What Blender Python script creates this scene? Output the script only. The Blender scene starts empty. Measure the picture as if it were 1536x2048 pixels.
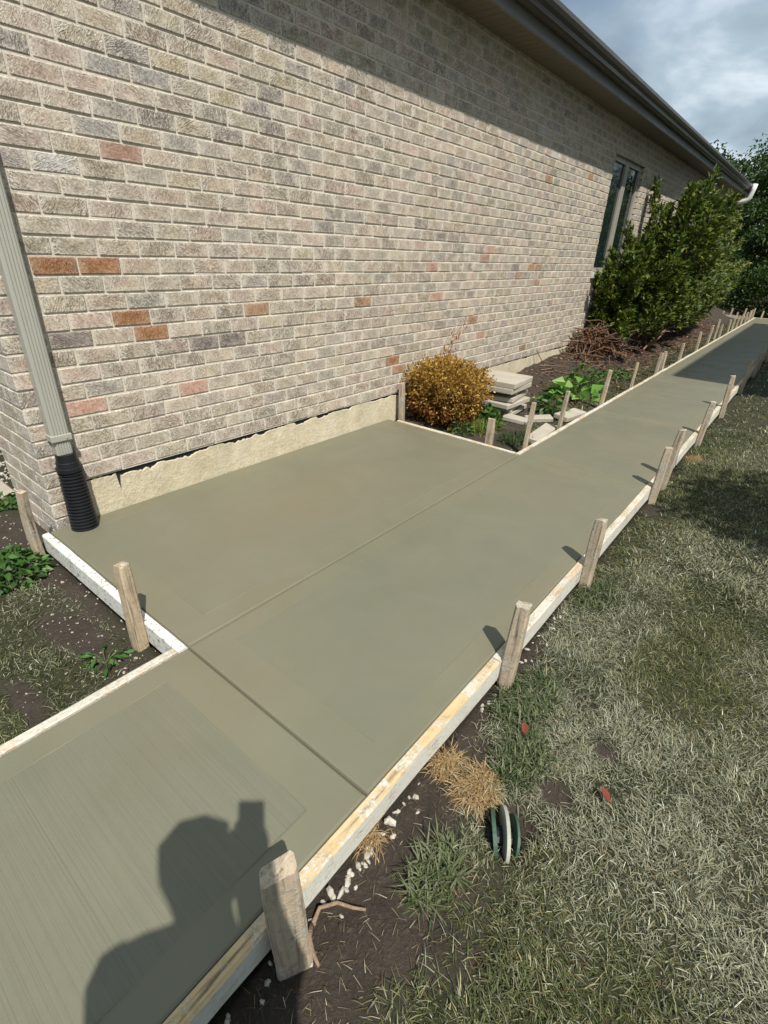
import bpy, bmesh, math, random
import numpy as np
from mathutils import Vector, Matrix

random.seed(11)
rng = np.random.default_rng(11)
scene = bpy.context.scene
col = scene.collection

# ------------------------------------------------------------------ camera
cam_d = bpy.data.cameras.new('camera'); cam = bpy.data.objects.new('camera', cam_d); col.objects.link(cam)
R = ((0.77361895, 0.63260977, 0.03631241), (0.31737048, -0.3372375, -0.88631081), (-0.54844297, 0.69719132, -0.46166499))
M = Matrix(((R[0][0], -R[1][0], -R[2][0], 0), (R[0][1], -R[1][1], -R[2][1], 0), (R[0][2], -R[1][2], -R[2][2], 1.385), (0, 0, 0, 1)))
cam.matrix_world = M
cam_d.sensor_fit = 'HORIZONTAL'; cam_d.sensor_width = 36.0; cam_d.lens = 36.0 * 1007.41 / 1536.0
cam_d.clip_start = 0.02; cam_d.clip_end = 1500
scene.camera = cam
FWD = Vector(R[2]); RIGHT = Vector(R[0]); UP = -Vector(R[1])

# ------------------------------------------------------------------ light
SUN = Vector((0.578, -0.345, 1.0)).normalized()          # towards the sun
sun_d = bpy.data.lights.new('sun', 'SUN'); sun_d.energy = 5.0; sun_d.angle = math.radians(0.6); sun_d.color = (1.0, 0.955, 0.88)
sun = bpy.data.objects.new('sun', sun_d); col.objects.link(sun)
sun.rotation_euler = SUN.to_track_quat('Z', 'Y').to_euler()
sun.location = (4, -3, 8)
world = bpy.data.worlds.new('World'); scene.world = world; world.use_nodes = True
wt = world.node_tree; wt.nodes.clear()
def wn(t, **k):
    n = wt.nodes.new(t)
    for a, b in k.items(): setattr(n, a, b)
    return n
out = wn('ShaderNodeOutputWorld'); bg = wn('ShaderNodeBackground'); bg.inputs['Strength'].default_value = 0.09
sky = wn('ShaderNodeTexSky', sky_type='NISHITA', sun_disc=False)
sky.sun_elevation = math.asin(SUN.z); sky.sun_rotation = math.atan2(SUN.x, SUN.y)
sky.air_density = 1.0; sky.dust_density = 0.8; sky.ozone_density = 1.2
tc = wn('ShaderNodeTexCoord')
sep = wn('ShaderNodeSeparateXYZ'); wt.links.new(tc.outputs['Generated'], sep.inputs[0])
mz = wn('ShaderNodeMath', operation='MAXIMUM'); mz.inputs[1].default_value = 0.0; wt.links.new(sep.outputs['Z'], mz.inputs[0])
az = wn('ShaderNodeMath', operation='ADD'); az.inputs[1].default_value = 0.22; wt.links.new(mz.outputs[0], az.inputs[0])
dx = wn('ShaderNodeMath', operation='DIVIDE'); wt.links.new(sep.outputs['X'], dx.inputs[0]); wt.links.new(az.outputs[0], dx.inputs[1])
dy = wn('ShaderNodeMath', operation='DIVIDE'); wt.links.new(sep.outputs['Y'], dy.inputs[0]); wt.links.new(az.outputs[0], dy.inputs[1])
cmb = wn('ShaderNodeCombineXYZ'); wt.links.new(dx.outputs[0], cmb.inputs[0]); wt.links.new(dy.outputs[0], cmb.inputs[1])
def wnoise(scale, det, off, dist=0.0):
    mp = wn('ShaderNodeMapping'); mp.inputs['Location'].default_value = off; wt.links.new(cmb.outputs[0], mp.inputs[0])
    n = wn('ShaderNodeTexNoise'); n.inputs['Scale'].default_value = scale; n.inputs['Detail'].default_value = det
    n.inputs['Roughness'].default_value = 0.5; n.inputs['Distortion'].default_value = dist
    wt.links.new(mp.outputs[0], n.inputs['Vector']); return n
n1 = wnoise(1.1, 7, (3.1, 1.7, 0), 0.2); n2 = wnoise(1.9, 8, (7.3, 4.2, 1.5), 0.3)
r1 = wn('ShaderNodeValToRGB'); wt.links.new(n1.outputs['Fac'], r1.inputs[0])
r1.color_ramp.elements[0].position = 0.24; r1.color_ramp.elements[0].color = (0, 0, 0, 1)
r1.color_ramp.elements[1].position = 0.44; r1.color_ramp.elements[1].color = (1, 1, 1, 1)
r2 = wn('ShaderNodeValToRGB'); wt.links.new(n2.outputs['Fac'], r2.inputs[0])
r2.color_ramp.elements[0].position = 0.33; r2.color_ramp.elements[0].color = (2.7, 3.5, 4.2, 1)
r2.color_ramp.elements[1].position = 0.64; r2.color_ramp.elements[1].color = (8.2, 9.2, 10.0, 1)
e = r2.color_ramp.elements.new(0.5); e.color = (4.3, 5.4, 6.3, 1)
mx = wn('ShaderNodeMix', data_type='RGBA'); wt.links.new(r1.outputs[0], mx.inputs['Factor'])
wt.links.new(sky.outputs[0], mx.inputs['A']); wt.links.new(r2.outputs[0], mx.inputs['B'])
wt.links.new(mx.outputs['Result'], bg.inputs['Color']); wt.links.new(bg.outputs[0], out.inputs[0])
vs = scene.view_settings; vs.view_transform = 'Standard'; vs.look = 'None'; vs.gamma = 1.0; vs.exposure = 0.22; vs.use_curve_mapping = False
scene.cycles.use_denoising = True
scene.cycles.max_bounces = 5; scene.cycles.diffuse_bounces = 3; scene.cycles.glossy_bounces = 2; scene.cycles.transmission_bounces = 2

# ------------------------------------------------------------------ helpers
def tag(o, label=None, cat=None, group=None, kind=None):
    if label: o['label'] = label
    if cat: o['category'] = cat
    if group: o['group'] = group
    if kind: o['kind'] = kind
    return o
def empty(name, loc=(0, 0, 0), rz=0.0, parent=None):
    o = bpy.data.objects.new(name, None); col.objects.link(o); o.location = loc; o.rotation_euler = (0, 0, rz); o.empty_display_size = 0.1
    if parent: o.parent = parent
    return o
def link(name, me, mat=None, parent=None, loc=None):
    o = bpy.data.objects.new(name, me); col.objects.link(o)
    if mat and not me.materials: me.materials.append(mat)
    if parent: o.parent = parent
    if loc is not None: o.location = loc
    return o
def np_mesh(name, V, loops, starts, totals):
    me = bpy.data.meshes.new(name)
    me.vertices.add(len(V)); me.vertices.foreach_set('co', np.asarray(V, np.float32).ravel())
    me.loops.add(len(loops)); me.loops.foreach_set('vertex_index', np.asarray(loops, np.int32))
    me.polygons.add(len(starts)); me.polygons.foreach_set('loop_start', np.asarray(starts, np.int32)); me.polygons.foreach_set('loop_total', np.asarray(totals, np.int32))
    me.update(calc_edges=True); me.validate(); return me
def colattr(me, name, arr, domain='POINT'):
    a = me.attributes.new(name, 'FLOAT_COLOR', domain); arr = np.asarray(arr, np.float32)
    if arr.shape[1] == 3: arr = np.concatenate([arr, np.ones((len(arr), 1), np.float32)], 1)
    a.data.foreach_set('color', arr.ravel())
class MB:
    def __init__(s): s.v = []; s.f = []; s.c = []; s.cc = (1, 1, 1)
    def add(s, vs, fs, m=None):
        b = len(s.v)
        for p in vs:
            p = Vector(p); s.v.append(tuple(m @ p) if m is not None else tuple(p)); s.c.append(s.cc)
        s.f += [tuple(b + i for i in q) for q in fs]
    def box(s, lo, hi, m=None, bev=0.0, jit=0.0):
        x0, y0, z0 = lo; x1, y1, z1 = hi
        if bev <= 0:
            vs = [(x, y, z) for z in (z0, z1) for y in (y0, y1) for x in (x0, x1)]
            fs = [(0, 2, 3, 1), (4, 5, 7, 6), (0, 1, 5, 4), (2, 6, 7, 3), (0, 4, 6, 2), (1, 3, 7, 5)]
        else:
            b = bev; vs = []; idx = {}
            for iz in (0, 1):
                for iy in (0, 1):
                    for ix in (0, 1):
                        c = ((x0, x1)[ix], (y0, y1)[iy], (z0, z1)[iz]); sg = (1 - 2 * ix, 1 - 2 * iy, 1 - 2 * iz)
                        for a in range(3):
                            p = [c[k] + (0 if k == a else sg[k] * b) for k in range(3)]; idx[(ix, iy, iz, a)] = len(vs); vs.append(p)
            fs = []
            q = [(0, 0), (1, 0), (1, 1), (0, 1)]
            for a in range(3):
                u, w = [(1, 2), (2, 0), (0, 1)][a]
                for sd in (0, 1):
                    f = []
                    for (p, r) in q:
                        k = [0, 0, 0]; k[a] = sd; k[u] = p; k[w] = r; f.append(idx[(k[0], k[1], k[2], a)])
                    fs.append(tuple(f) if sd else tuple(reversed(f)))
            for a in range(3):                       # edges parallel to axis a
                u, w = [(1, 2), (2, 0), (0, 1)][a]
                for (p, r) in q:
                    k0 = [0, 0, 0]; k0[u] = p; k0[w] = r; k1 = list(k0); k1[a] = 1
                    f = (idx[(*k0, u)], idx[(*k1, u)], idx[(*k1, w)], idx[(*k0, w)])
                    fs.append(f)
            for iz in (0, 1):
                for iy in (0, 1):
                    for ix in (0, 1): fs.append(tuple(idx[(ix, iy, iz, a)] for a in range(3)))
        if jit: vs = [[c + random.uniform(-jit, jit) for c in p] for p in vs]
        s.add(vs, fs, m)
    def tube(s, pts, rad, n=8, cap=True):
        pts = [Vector(p) for p in pts]; b = len(s.v); N = len(pts)
        if not hasattr(rad, '__len__'): rad = [rad] * N
        prev = None
        for i, p in enumerate(pts):
            t = (pts[min(i + 1, N - 1)] - pts[max(i - 1, 0)])
            if t.length < 1e-9: t = Vector((0, 0, 1))
            t.normalize()
            u = prev - t * prev.dot(t) if prev else (Vector((1, 0, 0)) if abs(t.x) < 0.8 else Vector((0, 1, 0))).cross(t)
            if u.length < 1e-6: u = t.orthogonal()
            u.normalize(); prev = u; w = t.cross(u)
            for k in range(n):
                a = 2 * math.pi * k / n; s.v.append(tuple(p + (u * math.cos(a) + w * math.sin(a)) * rad[i])); s.c.append(s.cc)
        for i in range(N - 1):
            for k in range(n):
                k2 = (k + 1) % n; s.f.append((b + i * n + k, b + i * n + k2, b + (i + 1) * n + k2, b + (i + 1) * n + k))
        if cap:
            s.f.append(tuple(b + k for k in reversed(range(n)))); s.f.append(tuple(b + (N - 1) * n + k for k in range(n)))
    def prism(s, prof, a0, a1, axis='y', m=None, closed=True):
        n = len(prof); mk = {'y': lambda p, a: (p[0], a, p[1]), 'z': lambda p, a: (p[0], p[1], a), 'x': lambda p, a: (a, p[0], p[1])}[axis]
        vs = [mk(p, a0) for p in prof] + [mk(p, a1) for p in prof]
        fs = [(i, (i + 1) % n, n + (i + 1) % n, n + i) for i in range(n if closed else n - 1)]
        if closed: fs += [tuple(reversed(range(n))), tuple(range(n, 2 * n))]
        s.add(vs, fs, m)
    def mesh(s, name, fix=True, smooth=False, attr=None):
        me = bpy.data.meshes.new(name); me.from_pydata(s.v, [], s.f)
        if fix:
            bm = bmesh.new(); bm.from_mesh(me); bmesh.ops.recalc_face_normals(bm, faces=bm.faces); bm.to_mesh(me); bm.free()
        if attr: colattr(me, attr, s.c)
        if smooth: me.shade_smooth()
        me.update(); return me
    def build(s, name, mat, parent=None, loc=None, **k): return link(name, s.mesh(name, **k), mat, parent, loc)

def hash2(i, j, seed):
    h = (i.astype(np.int64) * 374761393 + j.astype(np.int64) * 668265263 + seed * 1442695041) & 0x7fffffff
    h = ((h ^ (h >> 13)) * 1274126177) & 0x7fffffff
    return ((h ^ (h >> 16)) & 0xffff) / 65535.0
def vnoise(x, y, seed=0):
    x = np.asarray(x, float); y = np.asarray(y, float)
    i = np.floor(x); j = np.floor(y); fx = x - i; fy = y - j; fx = fx * fx * (3 - 2 * fx); fy = fy * fy * (3 - 2 * fy)
    a = hash2(i, j, seed); b = hash2(i + 1, j, seed); c = hash2(i, j + 1, seed); d = hash2(i + 1, j + 1, seed)
    return (a * (1 - fx) + b * fx) * (1 - fy) + (c * (1 - fx) + d * fx) * fy
def fbm(x, y, seed=0, o=4):
    x = np.asarray(x, float); y = np.asarray(y, float); t = 0; a = .5; n = 0
    for k in range(o): t = t + a * vnoise(x * 2 ** k, y * 2 ** k, seed + k); n += a; a *= .5
    return t / n
def sst(a, b, x): t = np.clip((np.asarray(x, float) - a) / (b - a), 0, 1); return t * t * (3 - 2 * t)

# ------------------------------------------------------------------ materials
class NT:
    def __init__(s, name):
        s.m = bpy.data.materials.new(name); s.m.use_nodes = True; s.t = s.m.node_tree; s.t.nodes.clear()
        s.o = s.n('ShaderNodeOutputMaterial'); s.p = s.n('ShaderNodeBsdfPrincipled'); s.l(s.p.outputs[0], s.o.inputs[0])
        s.p.inputs['Specular IOR Level'].default_value = 0.3
    def n(s, t, **k):
        x = s.t.nodes.new(t)
        for a, b in k.items(): setattr(x, a, b)
        return x
    def l(s, a, b): s.t.links.new(a, b)
    def val(s, x, inp):
        if hasattr(x, 'is_linked') or isinstance(x, bpy.types.NodeSocket): s.l(x, inp)
        else: inp.default_value = x
    def obj(s): return s.n('ShaderNodeTexCoord').outputs['Object']
    def pos(s): return s.n('ShaderNodeNewGeometry').outputs['Position']
    def map(s, v, sc=(1, 1, 1), rot=(0, 0, 0), loc=(0, 0, 0)):
        m = s.n('ShaderNodeMapping'); m.inputs['Scale'].default_value = sc; m.inputs['Rotation'].default_value = rot; m.inputs['Location'].default_value = loc
        s.l(v, m.inputs[0]); return m.outputs[0]
    def noise(s, v, sc, det=4, rough=.55, dist=0.0):
        n = s.n('ShaderNodeTexNoise'); n.inputs['Scale'].default_value = sc; n.inputs['Detail'].default_value = det; n.inputs['Roughness'].default_value = rough; n.inputs['Distortion'].default_value = dist
        s.l(v, n.inputs['Vector']); return n.outputs['Fac']
    def wave(s, v, sc, dist=2.0, det=2, dsc=1.0):
        n = s.n('ShaderNodeTexWave'); n.inputs['Scale'].default_value = sc; n.inputs['Distortion'].default_value = dist; n.inputs['Detail'].default_value = det; n.inputs['Detail Scale'].default_value = dsc
        s.l(v, n.inputs['Vector']); return n.outputs['Fac']
    def ramp(s, f, *st):
        r = s.n('ShaderNodeValToRGB'); s.l(f, r.inputs[0]); el = r.color_ramp.elements
        while len(el) < len(st): el.new(0.5)
        for e, (p, c) in zip(el, st):
            e.position = p; c = (c, c, c) if not hasattr(c, '__len__') else c; e.color = (*c[:3], 1)
        return r.outputs[0]
    def mix(s, f, a, b, mode='MIX'):
        m = s.n('ShaderNodeMix', data_type='RGBA', blend_type=mode)
        for x, k in ((f, 'Factor'), (a, 'A'), (b, 'B')):
            i = m.inputs[k] if k == 'Factor' else [q for q in m.inputs if q.name == k and q.type == 'RGBA'][0]
            if isinstance(x, tuple): i.default_value = (*x[:3], 1)
            elif isinstance(x, (int, float)): i.default_value = x if k == 'Factor' else (x, x, x, 1)
            else: s.l(x, i)
        return [q for q in m.outputs if q.type == 'RGBA'][0]
    def math(s, op, a, b=0.0):
        m = s.n('ShaderNodeMath', operation=op); s.val(a, m.inputs[0]); s.val(b, m.inputs[1]); return m.outputs[0]
    def attr(s, name, k='Color'): return s.n('ShaderNodeAttribute', attribute_name=name).outputs[k]
    def bump(s, h, strength=.3, dist=.01, prev=None):
        b = s.n('ShaderNodeBump'); b.inputs['Strength'].default_value = strength; b.inputs['Distance'].default_value = dist; s.l(h, b.inputs['Height'])
        if prev is not None: s.l(prev, b.inputs['Normal'])
        s.l(b.outputs[0], s.p.inputs['Normal']); return b.outputs[0]
    def base(s, c): s.val(c if not isinstance(c, tuple) else (*c, 1), s.p.inputs['Base Color'])
    def rough(s, r): s.val(r, s.p.inputs['Roughness'])

def simple(name, c, rough=.6, var=.15, sc=20.0, bump=0.0, metal=0.0):
    t = NT(name); v = t.obj(); n = t.noise(v, sc, 5)
    t.base(t.mix(n, tuple(k * (1 - var) for k in c), tuple(min(1, k * (1 + var)) for k in c))); t.rough(rough); t.p.inputs['Metallic'].default_value = metal
    if bump: t.bump(t.noise(v, sc * 4, 5), bump, .004)
    return t.m

def brick_mat():
    t = NT('brick'); ba = t.n('ShaderNodeAttribute', attribute_name='bcol'); bc = ba.outputs['Color']; lime = ba.outputs['Alpha']; uvn = t.n('ShaderNodeAttribute', attribute_name='buv'); uv = uvn.outputs['Vector']
    sp = t.n('ShaderNodeSeparateXYZ'); t.l(uv, sp.inputs[0])
    P = t.pos()
    seedv = t.n('ShaderNodeCombineXYZ'); t.l(t.math('MULTIPLY', sp.outputs['Z'], 91.0), seedv.inputs[2]); t.l(t.math('MULTIPLY', sp.outputs['Z'], 47.0), seedv.inputs[0])
    add = t.n('ShaderNodeVectorMath', operation='ADD'); t.l(P, add.inputs[0]); t.l(seedv.outputs[0], add.inputs[1]); Q = add.outputs[0]
    ang = t.math('MULTIPLY', t.math('SUBTRACT', sp.outputs['Z'], .5), 2.4)
    vr = t.n('ShaderNodeVectorRotate', rotation_type='X_AXIS'); t.l(Q, vr.inputs['Vector']); t.l(ang, vr.inputs['Angle'])
    sc = t.n('ShaderNodeMapping'); sc.inputs['Scale'].default_value = (.6, 1.0, .30); t.l(vr.outputs[0], sc.inputs[0])
    w = t.noise(sc.outputs[0], 80, 3, .55, 2.4)
    scr = t.ramp(w, (.40, 1.0), (.49, 0.0))
    ridge = t.ramp(w, (.54, 0.0), (.62, 1.0))
    pm = t.noise(Q, 14, 2)
    pmask = t.math('MULTIPLY', t.ramp(pm, (.36, .15), (.54, 1.0)), t.ramp(t.math('FRACT', t.math('MULTIPLY', sp.outputs['Z'], 7.31)), (.15, .38), (.85, 1.0)))
    scr = t.math('MULTIPLY', scr, pmask); ridge = t.math('MULTIPLY', ridge, pmask)
    grain = t.noise(Q, 105, 6, .72); blot = t.noise(Q, 30, 4, .6)
    # lime wash stays pale round the rim of each brick
    au = t.math('ABSOLUTE', sp.outputs['X']); av = t.math('ABSOLUTE', sp.outputs['Y'])
    ed = t.math('MAXIMUM', t.math('MULTIPLY', au, 1.0), t.math('MULTIPLY', av, 1.0))
    ed = t.math('ADD', ed, t.math('MULTIPLY', t.math('SUBTRACT', blot, .5), .7))
    edm = t.math('MULTIPLY', t.ramp(ed, (.45, 0.05), (1.0, .8)), lime)
    c = t.mix(t.ramp(blot, (.3, .0), (.7, 1.0)), t.mix(1.0, bc, (.80, .78, .75), 'MULTIPLY'), t.mix(1.0, bc, (1.12, 1.1, 1.06), 'MULTIPLY'))
    c = t.mix(edm, c, (.62, .565, .475))
    c = t.mix(t.math('MULTIPLY', scr, .85), c, t.mix(1.0, bc, (.42, .38, .34), 'MULTIPLY'))
    c = t.mix(t.math('MULTIPLY', t.math('MULTIPLY', ridge, .55), lime), c, (.74, .68, .58))
    c = t.mix(t.math('MULTIPLY', t.ramp(grain, (.54, .0), (.68, .6)), lime), c, (.70, .645, .555)); c = t.mix(t.ramp(grain, (.36, .85), (.50, 0.0)), c, t.mix(1.0, bc, (.5, .46, .42), 'MULTIPLY'))
    t.base(c); t.rough(.88)
    h = t.math('ADD', t.math('MULTIPLY', scr, -.6), t.math('MULTIPLY', ridge, .5)); h = t.math('ADD', h, t.math('MULTIPLY', grain, .45)); h = t.math('ADD', h, t.math('MULTIPLY', blot, .4))
    t.bump(h, .9, .005); return t.m
def mortar_mat():
    t = NT('mortar'); P = t.pos(); n = t.noise(P, 60, 5); g = t.noise(P, 420, 4, .7); s = t.noise(P, 1.3, 3)
    c = t.mix(n, (.57, .51, .415), (.70, .635, .525)); c = t.mix(t.ramp(s, (.35, .0), (.7, .35)), c, (.60, .55, .46)); c = t.mix(t.ramp(g, (.3, .5), (.45, .0)), c, (.33, .29, .23))
    t.base(c); t.rough(.92); t.bump(t.math('ADD', t.math('MULTIPLY', n, 1.5), g), .8, .004); return t.m
def concrete_mat():
    t = NT('fresh_concrete'); P = t.pos(); big = t.noise(P, .9, 4, .55, .4); mid = t.noise(P, 5, 4); fine = t.noise(P, 260, 3, .6); sp = t.noise(P, 55, 3)
    c = t.mix(t.ramp(big, (.3, 0.0), (.7, 1.0)), (.134, .133, .090), (.170, .160, .106))
    br = t.ramp(t.noise(t.map(P, (1, .55, 1), loc=(2.2, .4, 0)), 1.1, 3), (.46, 0.0), (.64, .7)); c = t.mix(br, c, (.172, .148, .092))
    c = t.mix(t.ramp(mid, (.35, .0), (.75, .30)), c, (.158, .155, .113)); c = t.mix(t.ramp(fine, (.25, .35), (.45, 0.0)), c, (.10, .098, .067))
    ds_ = t.n('ShaderNodeVectorMath', operation='LENGTH'); t.l(t.map(P, (1.0, .62, 0), loc=(2.15, -1.15, 0)), ds_.inputs[0]); c = t.mix(t.ramp(t.math('ADD', ds_.outputs['Value'], t.math('MULTIPLY', t.noise(P, 1.7, 5, .6), .9)), (.55, .75), (1.15, 0.0)), c, (.176, .150, .096)); bm = t.attr('broom', 'Fac')
    st = t.noise(t.map(P, (.7, 260, 1)), 1.0, 3, .7); st2 = t.noise(t.map(P, (.8, 60, 1)), 1.0, 2)
    brm = t.math('MULTIPLY', t.ramp(st, (.36, 1.0), (.52, 0.0)), bm); brm2 = t.math('MULTIPLY', t.ramp(st2, (.33, 1.0), (.42, .0)), bm)
    c = t.mix(t.ramp(bm, (.0, .0), (.08, .34), (1.0, .40)), c, (.136, .136, .102)); c = t.mix(t.ramp(t.noise(P, 75, 2, .5), (.24, .45), (.28, 0.0)), c, (.085, .082, .058)); c = t.mix(t.ramp(t.noise(P, 2.6, 5, .6, .8), (.40, 0.0), (.70, .5)), c, (.176, .166, .118)); c = t.mix(t.math('MULTIPLY', brm, .28), c, (.10, .10, .07)); c = t.mix(t.math('MULTIPLY', brm2, .07), c, (.10, .10, .07))
    t.base(c); t.rough(t.ramp(mid, (.3, .42), (.7, .58))); t.p.inputs['Specular IOR Level'].default_value = .35
    rip = t.noise(t.map(P, (26, 40, 1), rot=(0, 0, .6)), 1.0, 3, .5, .6); rmk = t.ramp(t.noise(P, 2.1, 2), (.42, .15), (.62, 1.0)); rip = t.math('MULTIPLY', rip, rmk)
    h = t.math('ADD', t.math('MULTIPLY', rip, .35), t.math('MULTIPLY', fine, .14)); h = t.math('ADD', h, t.math('MULTIPLY', sp, .10))
    h = t.math('SUBTRACT', h, t.math('MULTIPLY', t.math('ADD', brm, brm2), .16)); t.bump(h, .42, .004); return t.m
def wood_mat(name, c0, c1, smear=.5, axis=1, smc=(.62, .60, .52), dark=(.10, .075, .05), speck=.0):
    t = NT(name); v = t.obj(); rnd = t.n('ShaderNodeObjectInfo').outputs['Random']
    off = t.n('ShaderNodeCombineXYZ'); 
    for k in range(3): t.l(t.math('MULTIPLY', rnd, 13.0 + k * 7), off.inputs[k])
    ad = t.n('ShaderNodeVectorMath', operation='ADD'); t.l(v, ad.inputs[0]); t.l(off.outputs[0], ad.inputs[1]); v = ad.outputs[0]
    sc = [40, 40, 40]; sc[axis] = 2.2
    g = t.noise(t.map(v, tuple(sc)), 1.6, 5, .6, .5); f = t.noise(v, 90, 5, .65); b = t.noise(v, 7.5, 4, .6, .3)
    c = t.mix(t.ramp(g, (.3, 0.0), (.7, 1.0)), c0, c1); c = t.mix(t.ramp(g, (.30, .85), (.44, 0.0)), c, dark); c = t.mix(t.ramp(t.noise(v, 18, 5, .7), (.52, 0.0), (.72, .55)), c, tuple(k * .45 for k in c0))
    sm = t.ramp(t.math('ADD', b, t.math('MULTIPLY', t.math('SUBTRACT', f, .5), .5)), (.62 - .3 * smear, 0.0), (.72 - .3 * smear, 1.0)) if smear > 0 else None
    if sm is not None: c = t.mix(t.math('MULTIPLY', sm, .85), c, t.mix(f, tuple(k * .7 for k in smc), smc))
    if speck: c = t.mix(t.ramp(t.noise(v, 62, 5, .7), (.56, 0.0), (.62, speck)), c, (.17, .16, .13)); c = t.mix(t.ramp(t.noise(v, 22, 4, .6), (.56, 0.0), (.70, speck * .6)), c, (.30, .28, .23))
    t.base(c); t.rough(.85); h = t.math('ADD', t.math('MULTIPLY', g, .6), t.math('MULTIPLY', f, .5))
    if sm is not None: h = t.math('ADD', h, t.math('MULTIPLY', sm, .5))
    t.bump(h, .7, .003); return t.m
def leaf_mat(name, attr='lcol', tr=.3, rough=.5, spec=.35):
    t = NT(name); c = t.attr(attr); t.base(c); t.rough(rough); t.p.inputs['Specular IOR Level'].default_value = spec
    tl = t.n('ShaderNodeBsdfTranslucent'); t.l(t.mix(1.0, c, (1.1, 1.25, .6), 'MULTIPLY'), tl.inputs[0])
    ms = t.n('ShaderNodeMixShader'); ms.inputs[0].default_value = tr; t.l(t.p.outputs[0], ms.inputs[1]); t.l(tl.outputs[0], ms.inputs[2]); t.l(ms.outputs[0], t.o.inputs[0]); return t.m
def ground_mat():
    t = NT('ground'); P = t.pos(); m = t.attr('mask', 'Fac'); n = t.noise(P, 9, 6, .65); f = t.noise(P, 75, 6, .7); b = t.noise(P, 1.6, 3)
    soil = t.mix(n, (.026, .020, .015), (.078, .062, .047)); soil = t.mix(t.ramp(f, (.55, 0.0), (.75, .55)), soil, (.13, .105, .08)); soil = t.mix(t.ramp(f, (.25, .7), (.42, 0)), soil, (.012, .009, .006))
    gr = t.mix(n, (.035, .032, .018), (.085, .078, .045)); gr = t.mix(b, gr, (.055, .06, .026))
    gr = t.mix(.45, gr, (.018, .017, .008)); t.base(t.mix(m, gr, soil)); t.rough(.95); t.bump(t.math('ADD', n, t.math('MULTIPLY', f, .8)), .9, .02); return t.m
def parging_mat():
    t = NT('parging'); P = t.pos(); n = t.noise(P, 6, 5); f = t.noise(P, 70, 5, .65); s = t.noise(t.map(P, (1, 14, 4)), 1.0, 4)
    c = t.mix(t.ramp(n, (.3, 0.), (.7, 1.)), (.46, .395, .265), (.62, .55, .40)); sm_ = t.noise(t.map(P, (1, 3.5, .6)), 1.0, 3, .5); c = t.mix(t.ramp(sm_, (.52, 0.0), (.72, .6)), c, (.38, .335, .245)); c = t.mix(t.ramp(t.noise(P, 24, 4, .6), (.55, 0.), (.72, .5)), c, (.66, .61, .48)); c = t.mix(t.ramp(s, (.5, 0.0), (.75, .5)), c, (.58, .52, .43)); c = t.mix(t.ramp(f, (.28, .8), (.38, 0.0)), c, (.27, .23, .15))
    t.base(c); t.rough(.9); t.bump(t.math('ADD', t.math('MULTIPLY', n, 2.5), t.math('ADD', f, t.noise(P, 30, 5, .65))), .85, .006); return t.m
def metal_mat(name, c, rough=.4): 
    t = NT(name); v = t.obj(); n = t.noise(v, 3, 5); g = t.noise(t.map(v, (40, 40, 1.5)), 1.0, 4)
    cc = t.mix(n, tuple(k * .85 for k in c), tuple(k * 1.1 for k in c)); cc = t.mix(t.ramp(g, (.55, 0.0), (.8, .3)), cc, tuple(k * .6 for k in c))
    t.base(cc); t.rough(t.ramp(n, (.3, rough * .8), (.7, rough * 1.3))); t.p.inputs['Specular IOR Level'].default_value = .5; return t.m
def paver_mat():
    t = NT('paver_stone'); v = t.obj(); n = t.noise(v, 7, 5); f = t.noise(v, 120, 4, .7)
    c = t.mix(n, (.30, .27, .215), (.46, .42, .345)); c = t.mix(t.ramp(f, (.3, .6), (.42, 0)), c, (.22, .2, .16)); t.base(c); t.rough(.9); t.bump(t.math('ADD', n, f), .5, .004); return t.m

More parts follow.
